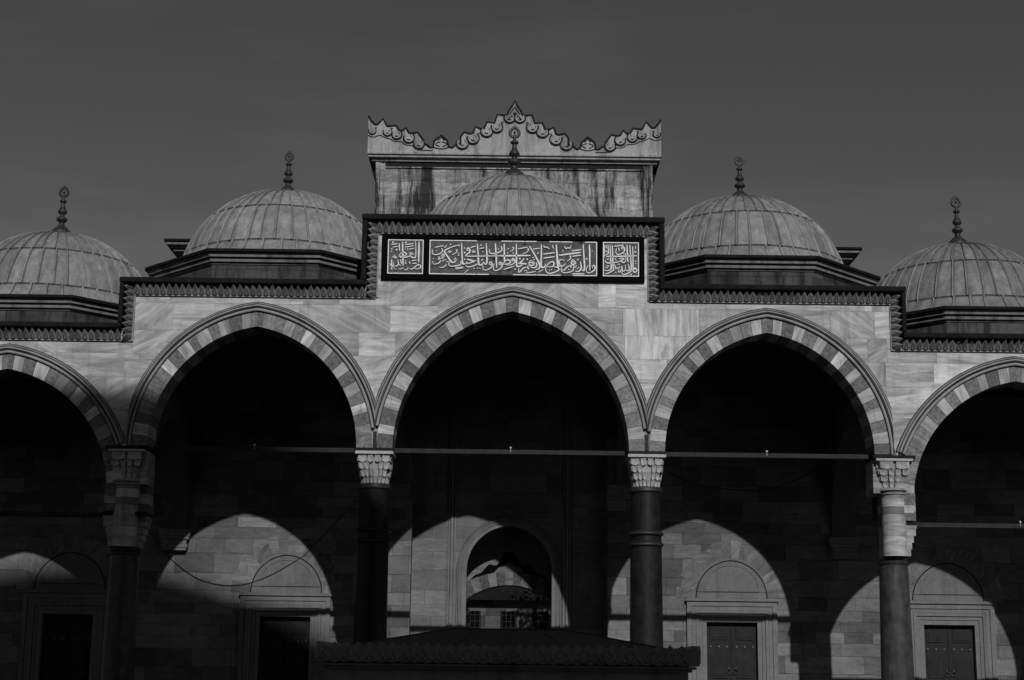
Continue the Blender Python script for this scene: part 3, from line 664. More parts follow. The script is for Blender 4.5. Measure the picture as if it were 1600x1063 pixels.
for d, lab in zip(DX, LAB):
    t = thing('door', (d, BY, .3), lab, 'door', 'framed doors in the back wall')
    m = MB()
    uframe(m, d, 1.32, 1.18, 3.70, 3.56, BY - .10, BY - .001); uframe(m, d, 1.176, 1.06, 3.556, 3.44, BY - .07, BY - .001); uframe(m, d, 1.056, .97, 3.436, 3.35, BY - .085, BY - .001)
    uframe(m, d, .966, .87, 3.346, 3.24, BY - .045, BY - .001); uframe(m, d, .866, .74, 3.236, 3.10, BY - .02, BY + .30)
    m.box(d - 1.37, d + 1.37, BY - .15, BY - .001, 3.702, 3.745); m.box(d - 1.34, d + 1.34, BY - .12, BY - .001, 3.747, 3.79)
    m.build('frame', 'frame', t, bevel=.008)
    m = MB(); fan(m, d, 3.80, 1.05, 1.10, .55, BY - .013, BY - .001, 8); tp = m.build('relieving_arch', 'marble', t)
    m = MB(); ring_arch(m, d, 3.98, .80, .76, .22, BY - .020, BY - .001); m.box(d - 1.02, d + 1.02, BY - .018, BY - .001, 3.80, 3.965)
    la = Arch(d, 3.98, .79, .75, -99, 99).curve(0, 14); m.prism([(x_, z_) for x_, z_ in la[::-1]], BY - .012, BY - .001); m.build('tympanum', 'lunette', t)
    m = MB(); m.tube([(x_, BY - .022, z_) for x_, z_ in Arch(d, 3.80, 1.04, 1.09, -99, 99).curve(0, 16)], .017, 6); m.build('arch_groove', 'black', tp)
    m = MB(); m.box(d - .80, d + .80, BY - .026, BY - .0015, 3.965, 3.988); m.build('sill_groove', 'black', tp)
    m = MB(); m.box(d - .755, d + .755, BY + .225, BY + .5, .3, 3.119); m.box(d - .022, d + .022, BY + .14, BY + .224, .3, 3.09); m.build('stile_and_backing', 'wood', t)  # wide box is an added unseen backing, stopping light between the leaves
    for s in (-1, 1):
        m = MB(); a, b_ = sorted((d + s * .024, d + s * .735)); m.box(a, b_, BY + .16, BY + .22, .3, 3.09)
        for zz0, zz1 in ((.45, 1.35), (1.5, 2.2), (2.6, 2.98)):
            m.box(a + .10, b_ - .10, BY + .135, BY + .16, zz0, zz1); m.box(a + .16, b_ - .16, BY + .12, BY + .135, zz0 + .07, zz1 - .07)
        lf = m.build('leaf', 'wood', t, bevel=.006)
        for q in range(3):
            m = MB(); m.smooth = True; xx = a + .12 + q * .24
            m.loft([[(xx + r * math.cos(k * .7854), BY + .158 - h, 2.40 + r * math.sin(k * .7854)) for k in range(8)] for r, h in ((.030, 0), (.028, .018), (.015, .03))], True, False, True); m.build('stud', 'frame', lf)
        m = MB(); m.smooth = True; xh = d + s * .1; m.tube([(xh + .065 * math.cos(k * math.pi / 6), BY + .1, 1.70 + .065 * math.sin(k * math.pi / 6)) for k in range(12)], .011, 6, True); m.lathe([(.03, 1.755), (.035, 1.79), (.02, 1.82)], (xh, BY + .11, 0), 10); m.build('ring_handle', 'greygr', lf)

# ------------------------------------------------------------------ portal
PY = 7.0
po = thing('portal', (0, PY, .3), 'recessed arched gateway in the middle of the wall behind the fountain', 'portal')
PA = Arch(0, 4.55, 1.27, 1.33, -9, 9)
m = MB(); c = [(-1.27, .3)] + PA.curve(0, 16) + [(1.27, .3)]
for (p, q) in zip(c, c[1:]):
    if abs(p[0] - q[0]) > 1e-6: m.poly([(p[0], PY, p[1]), (q[0], PY, q[1]), (q[0], PY, 11.6), (p[0], PY, 11.6)])
    m.poly([(p[0], PY, p[1]), (p[0], PY + .45, p[1]), (q[0], PY + .45, q[1]), (q[0], PY, q[1])])
for s in (-1, 1):
    a, b_ = sorted((s * 1.27, s * 2.9)); m.poly([(a, PY, .3), (b_, PY, .3), (b_, PY, 11.6), (a, PY, 11.6)])
    m.poly([(s * 2.9, BY + .55, .3), (s * 2.9, PY, .3), (s * 2.9, PY, 11.6), (s * 2.9, BY + .55, 11.6)])
m.build('recess_wall', 'portal', po)
m = MB(); m.smooth = False
for d0, d1, y in ((.005, .115, .03), (.118, .155, .06), (.165, .20, .045), (.205, .235, .075), (.26, .285, .03)):
    c0, c1 = PA.curve(d0, 18, 4.2, 4.2), PA.curve(d1, 18, 4.2, 4.2)
    m.loft([[(p[0], PY - y, p[1]), (q[0], PY - y, q[1]), (q[0], PY - .001, q[1]), (p[0], PY - .001, p[1])] for p, q in zip(c0, c1)], True, True, True)
m.build('archivolt', 'frame', po)
m = MB()
for d_ in (.1165, .1575, .2025, .240, .29):
    m.tube([(p[0], PY - .022, p[1]) for p in PA.curve(d_, 24, 4.2, 4.2)], .010, 5)
m.build('archivolt_groove', 'grime', po)
for s in (-1, 1):
    m = MB()
    for x0, x1, y in ((1.60, 1.66, .05), (1.68, 1.76, .085), (1.78, 1.83, .06), (1.86, 1.885, .03)): m.box(*sorted((s * x0, s * x1)), PY - y, PY - .001, .3, 9.5)
    m.build('frame_moulding', 'frame', po, bevel=.012)
    m = MB(); a, b_ = sorted((s * 1.98, s * 2.78))
    for e, y in ((0, .03), (.06, .05), (.12, .025)): 
        m.prism([(a + e, 1.2), (a + e + .04, 1.2), (a + e + .04, 2.78 - e - .04), (b_ - e - .04, 2.78 - e - .04), (b_ - e - .04, 1.2), (b_ - e, 1.2), (b_ - e, 2.78 - e), (a + e, 2.78 - e)], PY - y, PY - .001)
    m.build('dado_panel', 'frame', po)
# inner gate wall
IY = 8.3
IA = Arch(0, 3.62, 1.75, .62, -9, 9); IA.c = 0
def seg_z(x, rise, half, zs):
    r = (half * half + rise * rise) / (2 * rise); return zs + math.sqrt(max(0, r * r - x * x)) - (r - rise)
m = MB(); n = 24; H = 1.5
top = lambda x: seg_z(x, .62, 1.5, 3.58)
for i in range(n):
    x0, x1 = -H + 2 * H * i / n, -H + 2 * H * (i + 1) / n
    m.poly([(x0, IY, top(x0)), (x1, IY, top(x1)), (x1, IY, 7.2), (x0, IY, 7.2)]); m.poly([(x0, IY, top(x0)), (x0, IY + .7, top(x0)), (x1, IY + .7, top(x1)), (x1, IY, top(x1))])
for s in (-1, 1): m.box(*sorted((s * 1.5, s * 2.3)), IY, IY + .7, .3, 7.2)
m.build('inner_wall', 'portal', po)
m = MB()                                  # joggled voussoirs of the low inner arch
n = 13
for i in range(n):
    x0, x1 = -H + 2 * H * i / n, -H + 2 * H * (i + 1) / n; m.mat = i % 2; m.cur = (0,   .20 if i % 2 == 0 else .10, R.random())
    k = .10 * (1 if x0 < 0 else -1)
    m.prism([(x0 + .004, top(x0)), (x1 - .004, top(x1)), (x1 - .004 + x1 * .16, top(x1) + .40), (x0 + .004 + x0 * .16, top(x0) + .40)], IY - .03, IY - .001)
m.build('flat_arch', ['marble', 'breccia'], po)
m = MB(); pts_t, pts_b = [], []
for i in range(61):                       # wavy dark band above it, standing in for a scalloped shadow
    x = -1.6 + 3.2 * i / 60; zc = 5.02 - .66 * abs(x) ** 1.05; w_ = .13 + .07 * math.sin(abs(x) * 13); zc += .05 * math.sin(abs(x) * 9 + .6)
    pts_t.append((x, zc + w_)); pts_b.append((x, zc - w_))
m.loft([[(p[0], IY - .02, p[1]), (q[0], IY - .02, q[1]), (q[0], IY - .001, q[1]), (p[0], IY - .001, p[1])] for p, q in zip(pts_b, pts_t)], True, True, True)
m.build('wavy_shade_band', 'darkmarble', po)
m = MB()
for s in (-1, 1):
    m.box(*sorted((s * 2.301, s * 2.6)), PY + .45, 11.6, .3, 7.2)
m.box(-2.6, 2.6, PY + .46, 11.6, 7.201, 7.4)
m.build('passage', 'inner', po)

# ------------------------------------------------------------------ gatehouse
GY = 7.05
gh = thing('gatehouse', (0, GY, 11.6), 'tall stained stone gatehouse block with a carved scroll crown above the domes', 'gatehouse')
m = MB(); m.box(-4.36, 4.36, GY + .07, GY + 3.2, 11.75, 17.30); m.build('block', 'gate', gh)
m = MB()                                  # frame mouldings on the face
for s in (-1, 1):
    for x0, x1, y in ((4.36, 4.24, .005), (4.225, 4.18, .04), (4.10, 4.07, .04)): m.box(*sorted((s * x0, s * x1)), GY + y, GY + .0695, 11.75, 17.28)
m.box(-4.06, 4.06, GY + .02, GY + .0695, 17.10, 17.14)
k_ = MB(); k_.box(-4.06, 4.06, GY + .05, GY + .0695, 17.155, 17.299); k_.build('stained_shade_strip', 'black', gh)  # black strip paints the string course's shade along with its stains
m.build('frame_moulding', 'gate', gh, bevel=.012)
m = MB()
m.box(-4.62, 4.62, GY - .20, GY + 3.3, 17.48, 17.58); m.box(-4.60, 4.60, GY - .14, GY + 3.28, 17.40, 17.478); m.box(-4.5, 4.5, GY - .02, GY + 3.2, 17.302, 17.398)
m.build('string_course', 'crown', gh, bevel=.02)
for s in (-1, 1):
    m = MB(); m.prism([(4.365, 16.70), (4.46, 17.0), (4.58, 17.398), (4.365, 17.398)] if s > 0 else [(-4.365, 17.398), (-4.58, 17.398), (-4.46, 17.0), (-4.365, 16.70)], GY + .35, GY + 3.1); m.build('side_bracket', 'black', gh)  # coloured black for the shade on the bracket's turned-away face
# crown outline (left half measured, mirrored)
T1 = [(38,325),(70,390),(140,465),(185,465),(278,370),(330,465),(350,495),(400,490),(493,480),(540,560),(590,575),(655,520),(700,600),(740,615),(850,595),(920,690),(930,780),(960,790),(995,800),(1050,845),(1100,850),(1125,740),(1180,690),(1240,645)]
T2 = [(40,500),(60,570),(95,585),(150,545),(195,535),(195,460),(235,405),(300,425),(335,415),(365,340),(410,365),(460,365),(495,290),(580,300),(612,205),(690,215),(725,205),(740,165),(775,115),(810,50)]
CYF = GY - .16
o1 = [unp(570 + x / 10.63, 150 + y / 10.63, CYF) for x, y in T1] + [unp(690 + x / 7.273, 150 + y / 7.273, CYF) for x, y in T2]
sx = o1[-1][0]; o1 = [(x - sx, z) for x, z in o1]; k = 4.62 / abs(o1[0][0]); o1 = [(x * k, z) for x, z in o1]; o1[-1] = (0., o1[-1][1])
outl = o1 + [(-x, z) for x, z in o1[-2::-1]]
m = MB(); yb = GY + .28
for p, q in zip(outl, outl[1:]):
    m.mat = 0
    if q[0] - p[0] > 1e-4:
        m.poly([(p[0], CYF, 17.582), (q[0], CYF, 17.582), (q[0], CYF, q[1]), (p[0], CYF, p[1])]); m.poly([(q[0], yb, 17.582), (p[0], yb, 17.582), (p[0], yb, p[1]), (q[0], yb, q[1])])
    m.mat = 1; m.poly([(p[0], CYF, p[1]), (q[0], CYF, q[1]), (q[0], yb, q[1]), (p[0], yb, p[1])])
m.mat = 0
for p in (outl[0], outl[-1]): m.poly([(p[0], CYF, 17.582), (p[0], yb, 17.582), (p[0], yb, p[1]), (p[0], CYF, p[1])])
cr = m.build('crown', ['crown', 'black'], gh)
m = MB(); m.smooth = True                  # black edge crust following the outline
ins = []
for i, p in enumerate(outl):
    ins.append((p[0], CYF - .004, p[1] - .02))
m.tube(ins, .034, 5); m.build('weathered_edge', 'black', cr)
gr = MB(); gr.smooth = True
C1 = [(100,580,52),(350,600,62),(505,645,72),(705,700,78),(870,800,78)]; C2 = [(215,540,62),(335,485,60),(490,405,60),(605,358,58),(750,250,55)]
cs = [(unp(570 + x / 10.63, 150 + y / 10.63, CYF), r / 10.63 * .0201) for x, y, r in C1] + [(unp(690 + x / 7.273, 150 + y / 7.273, CYF), r / 7.273 * .0201) for x, y, r in C2]
for (c, r) in cs:
    for s in (-1, 1):
        cx = (c[0] - sx) * k * s
        def arc(a0, a1, rr, n=16): return [(cx + s * rr * (1 - .0 * i) * math.cos(math.radians(a0 + (a1 - a0) * i / n)), CYF - .012, c[1] + rr * math.sin(math.radians(a0 + (a1 - a0) * i / n))) for i in range(n + 1)]
        r_ = r * 1.2
        gr.tube(arc(-205, 45, r_), .021, 5); gr.tube(arc(-150, -50, r_ * .34), .016, 5)
        sc = MB(); sc.smooth = True; sc.tube(arc(-215, 60, r_ * .70), .028, 6)
        gr.tube([(cx + s * r_ * .50, CYF - .004, c[1] + r_ * .55), (cx + s * r_ * .80, CYF - .004, c[1] + r_ * .95), (cx + s * r_ * 1.15, CYF - .004, c[1] + r_ * .80)], .014, 5); sc.build('scroll_relief', 'crown', cr)
low_line = [(25,655),(80,680),(125,685),(180,668),(225,650),(280,680),(340,705),(385,710),(440,745),(500,762),(580,760),(630,800),(680,822),(760,825),(800,865),(850,895),(960,905),(1100,908)]
ll = [unp(570 + x / 10.63, 150 + y / 10.63, CYF) for x, y in low_line]
for s in (-1, 1): gr.tube([((x - sx) * k * s, CYF - .006, z) for x, z in ll], .016, 5)
for s in (-1, 1):                         # small palmettes in the dips and the big one at the apex
    for (px, py, h) in ((1240, 700, .5),):
        c = unp(570 + px / 10.63, 150 + py / 10.63, CYF); cx = (c[0] - sx) * k * s
        gr.tube([(cx - .10, CYF - .01, c[1] - .08), (cx, CYF - .01, c[1] + .03), (cx + .10, CYF - .01, c[1] - .08)], .018, 5)
        for q in (-1, 1): gr.tube([(cx + q * (.02 + .16 * math.sin(i * .5)), CYF - .01, c[1] - .12 - .16 * i / 6) for i in range(7)], .015, 5)
        gr.tube([(cx - .26 + .52 * i / 10, CYF - .01, c[1] - .30 - .06 * math.sin(math.pi * i / 10)) for i in range(11)], .016, 5)
az = o1[-1][1]
for (w_, dz) in ((.16, .33), (.26, .55)): gr.tube([(-w_, CYF - .01, az - dz - .15), (-w_ * .6, CYF - .01, az - dz - .03), (0, CYF - .01, az - dz + .1), (w_ * .6, CYF - .01, az - dz - .03), (w_, CYF - .01, az - dz - .15)], .018, 5)
gr.build('carved_groove', 'black', cr)  # dark tubes paint the shade in the carving together with its crust
# wings
for s in (-1, 1):
    m = MB(); m.box(*sorted((s * 4.365, s * 10.35)), GY + .2, GY + 2.9, 11.75, 14.20); m.build('wing', 'gate', gh)
for s in (-1, 1):
    m = MB()
    for z0, z1, e in ((14.202, 14.28, .10), (14.282, 14.38, .22), (14.382, 14.44, .30), (14.442, 14.54, .42)): m.box(*sorted((s * 4.37, s * (10.35 + e))), GY + .2 - e, GY + 2.9 + e, z0, z1)
    m.build('wing_cornice', 'cornice', gh, bevel=.02)
    m = MB(); m.box(*sorted((s * 4.38, s * 10.83)), GY - .28, GY + 3.38, 14.542, 14.62); m.build('wing_coping', 'leadcap', gh, bevel=.02)
    m = MB(); x = s * 10.28; m.box(x - .2, x + .2, GY + .6, GY + .9, 14.622, 14.72); m.box(x - .30, x + .16, GY + .55, GY + .95, 14.722, 14.80); m.build('crest_stub', 'cornice', gh, bevel=.02)

# ------------------------------------------------------------------ domes
DY = 3.75; LAP = .415
def octa(ap): return [(ap / math.cos(math.pi / 8) * math.cos(math.pi / 8 + i * math.pi / 4), ap / math.cos(math.pi / 8) * math.sin(math.pi / 8 + i * math.pi / 4)) for i in range(8)]
def dome(cx, z0, zroof, label, fh, fw, seed, tone):
    rr = random.Random(seed)
    t = thing('dome', (cx, DY, zroof), label, 'dome', 'lead domes along the roof')
    # drum
    m = MB(); o = octa(3.40); m.loft([[(cx + x, DY + y, z) for x, y in o] for z in (zroof, z0 - .06)], True, True, True); dr = m.build('drum', 'drum', t)
    m = MB()
    for ap, a, b_ in ((3.43, z0 - .055, z0 + .0), (3.50, z0 + .002, z0 + .08), (3.47, z0 + .082, z0 + .12), (3.57, z0 + .122, z0 + .20), (3.60, z0 + .202, z0 + .235)):
        o = octa(ap); m.loft([[(cx + x, DY + y, z) for x, y in o] for z in (a, b_)], True, True, True)
    m.build('cornice', 'cornice', dr, bevel=.012)
    m = MB(); o0, o1_, o2 = octa(3.66), octa(3.66), octa(2.9)
    m.loft([[(cx + x, DY + y, z0 + .237) for x, y in o0], [(cx + x, DY + y, z0 + .33) for x, y in o1_], [(cx + x, DY + y, z0 + .44) for x, y in o2]], True, True, False); m.build('lead_edge', 'leadcap', dr, bevel=.02)
    # lead shell
    RD = 2.95; NR = 42; m = MB(); m.smooth = True
    tiers = [(.0, .33), (.33, .66), (.66, 1.0)]           # along the profile from rim to top
    def prof(s):                                          # s 0 rim .. 1 apex -> (r, z)
        th = math.asin(.98 / RD) * 1.0
        a = math.radians(8) + (math.pi / 2 - math.radians(8)) * s
        r, z = RD * math.cos(a), RD * math.sin(a)
        if s < .12: r += (1 - s / .12) ** 2 * .26
        return r, z
    cuts_ = [0, .098, LAP, 1.0]
    for ti in range(3):
        s0, s1 = cuts_[ti], cuts_[ti + 1]; nS = (7, 10, 12)[ti]; lift = (.0, .014, .028)[::1][2 - ti] * .8
        ang = []; lev = []; pid = []
        ph = rr.uniform(-.02, .02)
        for k in range(NR):
            a = 2 * math.pi * k / NR + ph + rr.uniform(-.022, .022)
            w = .0115
            for da, h in ((-2 * w, 0), (-w * 1.05, .004), (-w * .75, .045), (0, .058), (w * .75, .045), (w * 1.05, .0), (1.5 * w, -.010), (2.2 * w, 0)): ang.append(a + da); lev.append(h)
            for q in (.38, .66): ang.append(a + 2 * math.pi / NR * q); lev.append(.004)
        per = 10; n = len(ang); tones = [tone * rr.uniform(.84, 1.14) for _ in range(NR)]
        rings = []
        for i in range(nS + 1):
            s = s0 + (s1 - s0) * i / nS
            r, z = prof(min(s, .985)); fade = min(1, r / 1.2); e = lift
            nx, nz_ = math.cos(math.asin(min(1, z / RD)) if z < RD else math.pi / 2), min(1, z / RD)
            rings.append([(cx + math.cos(a) * (r + (h * fade + e) * nx), DY + math.sin(a) * (r + (h * fade + e) * nx), z0 + z + (h * fade + e) * nz_) for a, h in zip(ang, lev)])
        idx = [m.vs(g_) for g_ in rings]
        for A_, B_ in zip(idx, idx[1:]):
            for i in range(n):
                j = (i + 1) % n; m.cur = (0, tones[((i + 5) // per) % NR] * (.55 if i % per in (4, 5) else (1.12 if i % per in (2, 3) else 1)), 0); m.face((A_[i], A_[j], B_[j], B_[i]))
        # lap edge
        base = [(x, y, z - .0) for x, y, z in rings[0]]; low_ = []
        r, z = prof(s0)
        for a in ang: low_.append((cx + math.cos(a) * (r - .01), DY + math.sin(a) * (r - .01), z0 + z - .005))
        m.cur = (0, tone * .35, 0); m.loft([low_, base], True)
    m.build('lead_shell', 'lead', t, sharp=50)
    m = MB(); m.smooth = True
    for s_ in (.098, LAP):                                 # dark seam under each lap
        r, z = prof(s_ - .003); q = .060 * r / RD
        m.tube([(cx + (r + q) * math.cos(i * math.pi / 36), DY + (r + q) * math.sin(i * math.pi / 36), z0 + z + .02) for i in range(72)], .011, 5, True)
    m.build('lap_seam', 'leadcap', t)
    # finial
    za = z0 + RD + .03; f = MB(); f.smooth = True; h, w = fh, fw * 1.18
    P_ = [(1.0, 0), (1.02, .03), (.98, .06), (.80, .10), (.50, .155), (.30, .19), (.27, .25), (.33, .265), (.50, .285), (.55, .315), (.50, .345), (.30, .365), (.22, .39), (.22, .42), (.42, .445), (.46, .475), (.40, .505), (.26, .55), (.19, .61), (.18, .66), (.32, .675), (.34, .695), (.30, .715), (.14, .73), (.13, .80), (.10, .82)]
    f.lathe([(r * w, za + q * h) for r, q in P_], (cx, DY, 0), 20); fo = f.build('finial', 'bronze', t, sharp=60)
    f = MB(); f.smooth = True; hh = []; zc = za + .875 * h; s_ = .102 * h
    for i in range(28):
        a = 2 * math.pi * i / 28; hx = math.sin(a); hz = -math.cos(a)
        rad = 1.0 if hz < .2 else 1.0 - .25 * (hz - .2)
        hx2 = hx * (.95 if hz < 0 else .95 * (1 - .45 * hz ** 1.5)); hz2 = hz if hz < 0 else hz * 1.35
        hh.append((cx + hx2 * s_ * .85, DY, zc + hz2 * s_ * .78))
    f.tube(hh, .038 * h / 1.3, 6, True); f.tube([(cx, DY, zc - s_ * .8), (cx, DY, zc + s_ * .15)], [.045 * h / 1.3, .012], 6); f.tube([(cx, DY, zc + s_ * 1.0), (cx, DY, zc + s_ * 1.55)], [.022, .008], 6)
    f.lathe([(.012, zc - s_ * .1), (.045, zc - s_ * .0), (.03, zc + s_ * .2), (.008, zc + s_ * .4)], (cx, DY, 0), 8)
    for i in range(0, 28, 4): f.tube([hh[i], (hh[i][0] + (hh[i][0] - cx) * .35, DY, hh[i][2] + (hh[i][2] - zc) * .3)], [.02, .006], 5)
    f.build('heart_ornament', 'bronze', fo)
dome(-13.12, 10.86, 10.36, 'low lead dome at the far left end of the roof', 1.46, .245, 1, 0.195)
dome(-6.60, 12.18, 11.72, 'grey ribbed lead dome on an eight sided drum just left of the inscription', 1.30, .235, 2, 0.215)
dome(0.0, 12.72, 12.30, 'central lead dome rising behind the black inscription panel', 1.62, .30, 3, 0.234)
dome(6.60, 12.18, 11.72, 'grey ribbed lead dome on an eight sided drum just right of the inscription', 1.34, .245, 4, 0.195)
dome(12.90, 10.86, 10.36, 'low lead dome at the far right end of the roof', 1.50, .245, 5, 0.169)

# ------------------------------------------------------------------ fountain
FY0, FY1, FX = -18.0, -13.2, 2.64
ft = thing('fountain', (0, (FY0 + FY1) / 2, 0), 'low square fountain house with carved marble crest in shadow before the portal', 'fountain')
m = MB(); m.box(-FX + .14, FX - .14, FY0 + .14, FY1 - .14, .004, 1.62); m.build('body', 'fmarble', ft)
for x in (-1.75, -.6, .6, 1.75):
    m = MB(); m.box(x - .45, x + .45, FY0 + .09, FY0 + .139, .25, 1.45); m.box(x - .36, x + .36, FY0 + .06, FY0 + .089, .35, 1.35); m.build('panel', 'bronze', ft, bevel=.01)
m = MB()
for z0, z1, e in ((1.622, 1.66, .09), (1.662, 1.70, .04)): m.box(-FX + e, FX - e, FY0 + e, FY1 - e, z0, z1)
m.build('eave_moulding', 'fmarble', ft, bevel=.008)
def crestrun(p, q, nrm):
    L = math.hypot(q[0] - p[0], q[1] - p[1]); n = round(L / .158); ex = ((q[0] - p[0]) / L, (q[1] - p[1]) / L); w = L / n; m = MB(); mr = MB(); mr.smooth = True
    def P(u, z, o): return (p[0] + ex[0] * u + nrm[0] * o, p[1] + ex[1] * u + nrm[1] * o, z)
    pts = []
    for i in range(n):
        u = i * w; pts += [(u, 1.925), (u + w * .22, 1.940), (u + w * .32, 1.955), (u + w * .5, 1.985), (u + w * .68, 1.955), (u + w * .78, 1.940)]
    pts.append((L, 1.925))
    bot = lambda u: 1.725 - .018 * abs(math.sin(math.pi * u / w))
    for a, b_ in zip(pts, pts[1:]):
        m.poly([P(a[0], bot(a[0]), .0), P(b_[0], bot(b_[0]), .0), P(b_[0], b_[1], .02), P(a[0], a[1], .02)]); m.poly([P(b_[0], bot(b_[0]), -.12), P(a[0], bot(a[0]), -.12), P(a[0], a[1], -.10), P(b_[0], b_[1], -.10)])
        m.poly([P(a[0], a[1], .02), P(b_[0], b_[1], .02), P(b_[0], b_[1], -.10), P(a[0], a[1], -.10)]); m.poly([P(a[0], bot(a[0]), -.12), P(b_[0], bot(b_[0]), -.12), P(b_[0], bot(b_[0]), 0), P(a[0], bot(a[0]), 0)])
    for u in (0, L): m.poly([P(u, 1.725, 0), P(u, 1.925, .02), P(u, 1.925, -.1), P(u, 1.725, -.12)])
    for i in range(n // 2):
        u = (2 * i + 1) * w
        for s in (-1, 1):
            mr.tube([P(u + s * .12 * math.sin(k * math.pi / 8) * (1 if k < 5 else .8), 1.73 + .20 * k / 8, .014) for k in range(9)], .012, 5)
            mr.tube([P(u + s * (.015 + .05 * k / 5), 1.78 + .10 * (k / 5) ** .6, .016) for k in range(6)], [.014, .014, .013, .012, .01, .006], 5)
            mr.tube([P(u + s * .155 - s * .05 * math.sin(k * .6), 1.75 + .03 * k, .014) for k in range(6)], .010, 5)
        mr.tube([P(u, 1.75, .014), P(u, 1.90, .024)], [.02, .006], 5); mr.tube([P(u - .09 + .18 * k / 6, 1.755 - .012 * math.sin(math.pi * k / 6), .014) for k in range(7)], .011, 5)
    o = m.build('crest', 'fmarble', ft); mr.build('palmette_relief', 'fmarble', o)
crestrun((-FX, FY0), (FX, FY0), (0, -1)); crestrun((FX, FY0), (FX, FY1), (1, 0)); crestrun((-FX, FY1), (-FX, FY0), (-1, 0)); crestrun((FX, FY1), (-FX, FY1), (0, 1))
m = MB(); e = .13; z0, z1 = 1.88, 2.235; A_, B_, C_, D_ = (-FX + e, FY0 + e, z0), (FX - e, FY0 + e, z0), (FX - e, FY1 - e, z0), (-FX + e, FY1 - e, z0); E_, F_ = (-.88, -15.6, z1), (.88, -15.6, z1)
for q in ((A_, B_, F_, E_), (B_, C_, F_), (C_, D_, E_, F_), (D_, A_, E_)): m.poly(q)
m.box(-FX + e, FX - e, FY0 + e, FY1 - e, 1.71, 1.875)
rf = m.build('roof', 'froof', ft)
m = MB(); m.smooth = True
for p, q in ((A_, E_), (B_, F_), (C_, F_), (D_, E_), (E_, F_), ((-.9, FY0 + e, z0), (-.45, -15.6, z1)), ((0, FY0 + e, z0), (0, -15.6, z1)), ((.95, FY0 + e, z0), (.45, -15.6, z1))): m.tube([p, q], .018, 6)
m.build('roof_rib', 'froof', rf)

# ------------------------------------------------------------------ cables
def cable(pts, Y, r, lab, nm='cable'):
    q = smooth_path([unp(x, y, Y) for x, y in pts], 6); m = MB(); m.smooth = True; m.tube([(x, Y, z) for x, z in q], r, 6)
    o = m.build(nm, 'black'); tag(o, lab, 'cable', 'cables slung under the vaults', 'thing')
cable([(215, 800), (240, 840), (268, 874), (311, 905), (363, 915), (411, 904), (468, 873), (488, 855), (540, 800)], 6.365, .010, 'thin black cable sagging across the sunlit wall beside the left arched panel')
cable([(1040, 735), (1080, 755), (1130, 764), (1190, 766), (1240, 752), (1290, 725)], 5.6, .012, 'thin cable sagging in the dark under the right arch')

# ------------------------------------------------------------------ beyond the gate
tb = thing('stone_pavilion', (0, 44, 0), 'small sunlit stone building with a low lead roof seen through the gateway', 'building')
m = MB(); m.box(-7, 7, 44, 52, .0, 5.3); m.build('wall', 'far', tb)
m = MB(); m.box(-7.5, 7.5, 43.4, 52.6, 5.302, 5.5); m.loft([[(-7.3, 43.6, 5.5), (7.3, 43.6, 5.5), (7.3, 52.4, 5.5), (-7.3, 52.4, 5.5)], [(-2, 47.5, 8.2), (2, 47.5, 8.2), (2, 48.5, 8.2), (-2, 48.5, 8.2)]], True, False, True); m.build('roof', 'leadcap', tb)
for x in (-1.9, .0, 1.7):
    m = MB(); m.box(x - .42, x + .42, 43.93, 43.999, 3.0, 4.75); w_ = m.build('window', 'darkmarble', tb)
    m = MB()
    for i in range(4): m.box(x - .36 + i * .24 - .015, x - .36 + i * .24 + .015, 43.90, 43.929, 3.02, 4.73)
    for i in range(5): m.box(x - .40, x + .40, 43.88, 43.899, 3.2 + i * .33, 3.23 + i * .33)
    m.build('grille', 'iron', w_)
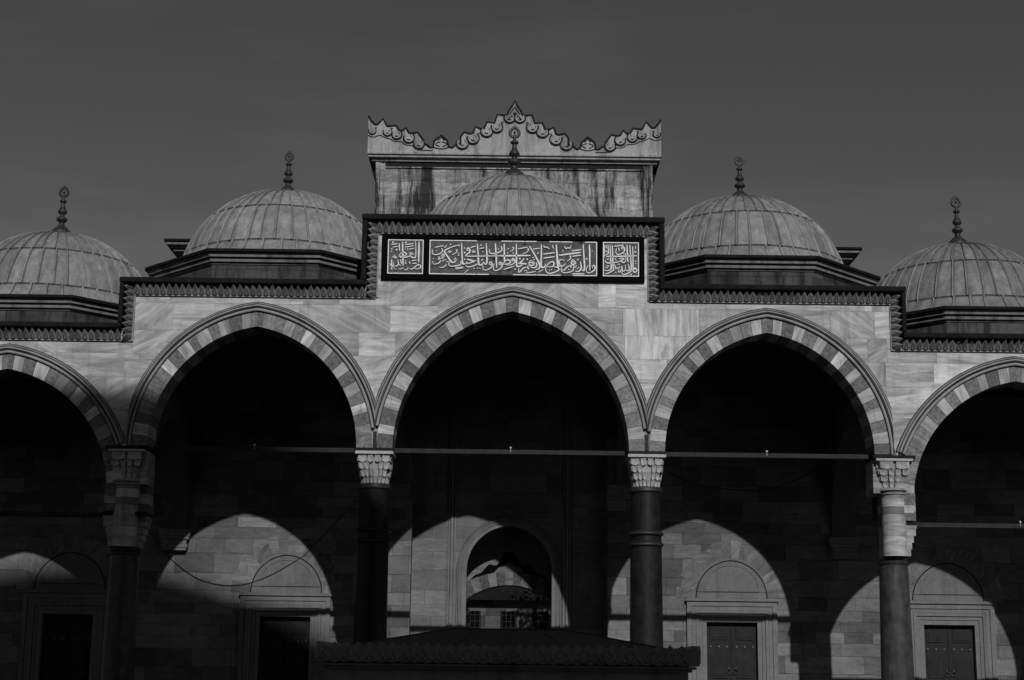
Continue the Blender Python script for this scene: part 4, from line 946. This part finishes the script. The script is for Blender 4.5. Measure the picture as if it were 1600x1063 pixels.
def tree(x, y, h, r, lab, zlo, n=1500):
    t = thing('tree', (x, y, 0), lab, 'tree', 'trees beyond the gateway')
    m = MB(); m.smooth = True; m.tube([(x, y, 0), (x + .1, y, h * .3), (x - .05, y + .1, h * .55), (x + .1, y, h * .8)], [.22, .17, .12, .04], 8)
    for k in range(7):
        a = k * 2.4; z = h * (.3 + .06 * k); m.tube([(x, y, z), (x + math.cos(a) * r * .5, y + math.sin(a) * r * .5, z + r * .3), (x + math.cos(a) * r * .85, y + math.sin(a) * r * .85, z + r * .55)], [.08, .05, .015], 5)
    m.build('trunk', 'bark', t)
    m = MB(); cl = [(x + R.uniform(-1, 1) * r * .75, y + R.uniform(-1, 1) * r * .75, h * R.uniform(zlo, .98), r * R.uniform(.25, .45)) for _ in range(22)]
    for _ in range(n):
        c = R.choice(cl); d = Vector((R.gauss(0, 1), R.gauss(0, 1), R.gauss(0, 1))).normalized() * c[3] * R.random() ** .4; p = Vector(c[:3]) + d; s_ = R.uniform(.10, .2)
        u = Vector((R.gauss(0, 1), R.gauss(0, 1), R.gauss(0, 1))).normalized(); v = u.cross(Vector((R.gauss(0, 1), R.gauss(0, 1), R.gauss(0, 1)))).normalized()
        m.poly([p - u * s_, p + v * s_ * .5, p + u * s_, p - v * s_ * .5])
    m.build('crown', 'leaf', t)
tree(3.6, 36, 11.6, 2.5, 'tall leafy tree dappling the small stone building from the right', .60, 1500)
tree(-3.4, 41.0, 7.0, 1.7, 'lower leafy tree at the left corner of the small stone building', .34)

# ------------------------------------------------------------------ mosque across the court (throws the shadow over the left bays and the fountain)
mq = thing('mosque', (0, -67.5, 0), 'great domed mosque closing the courtyard opposite the arcade', 'mosque')
m = MB(); m.box(-29, 29, -97, -46.5, .004, 20); m.build('prayer_hall', 'mosque_stone', mq)
m = MB(); m.box(-17, 17, -84.5, -50.5, 20.001, 31); m.build('upper_block', 'mosque_stone', mq)
m = MB(); m.smooth = True; m.lathe([(15.3, 31.001), (15.3, 34.8), (15.7, 35.0), (15.7, 35.4)], (-.8, -67.5, 0), 64); m.build('drum', 'mosque_stone', mq)
m = MB(); m.smooth = True; m.lathe([(15.5 * math.cos(i * math.pi / 40), 35.4 + 15.5 * math.sin(i * math.pi / 40)) for i in range(20)] + [(.1, 50.9)], (-.8, -67.5, 0), 96); m.build('dome_shell', 'leadcap', mq)
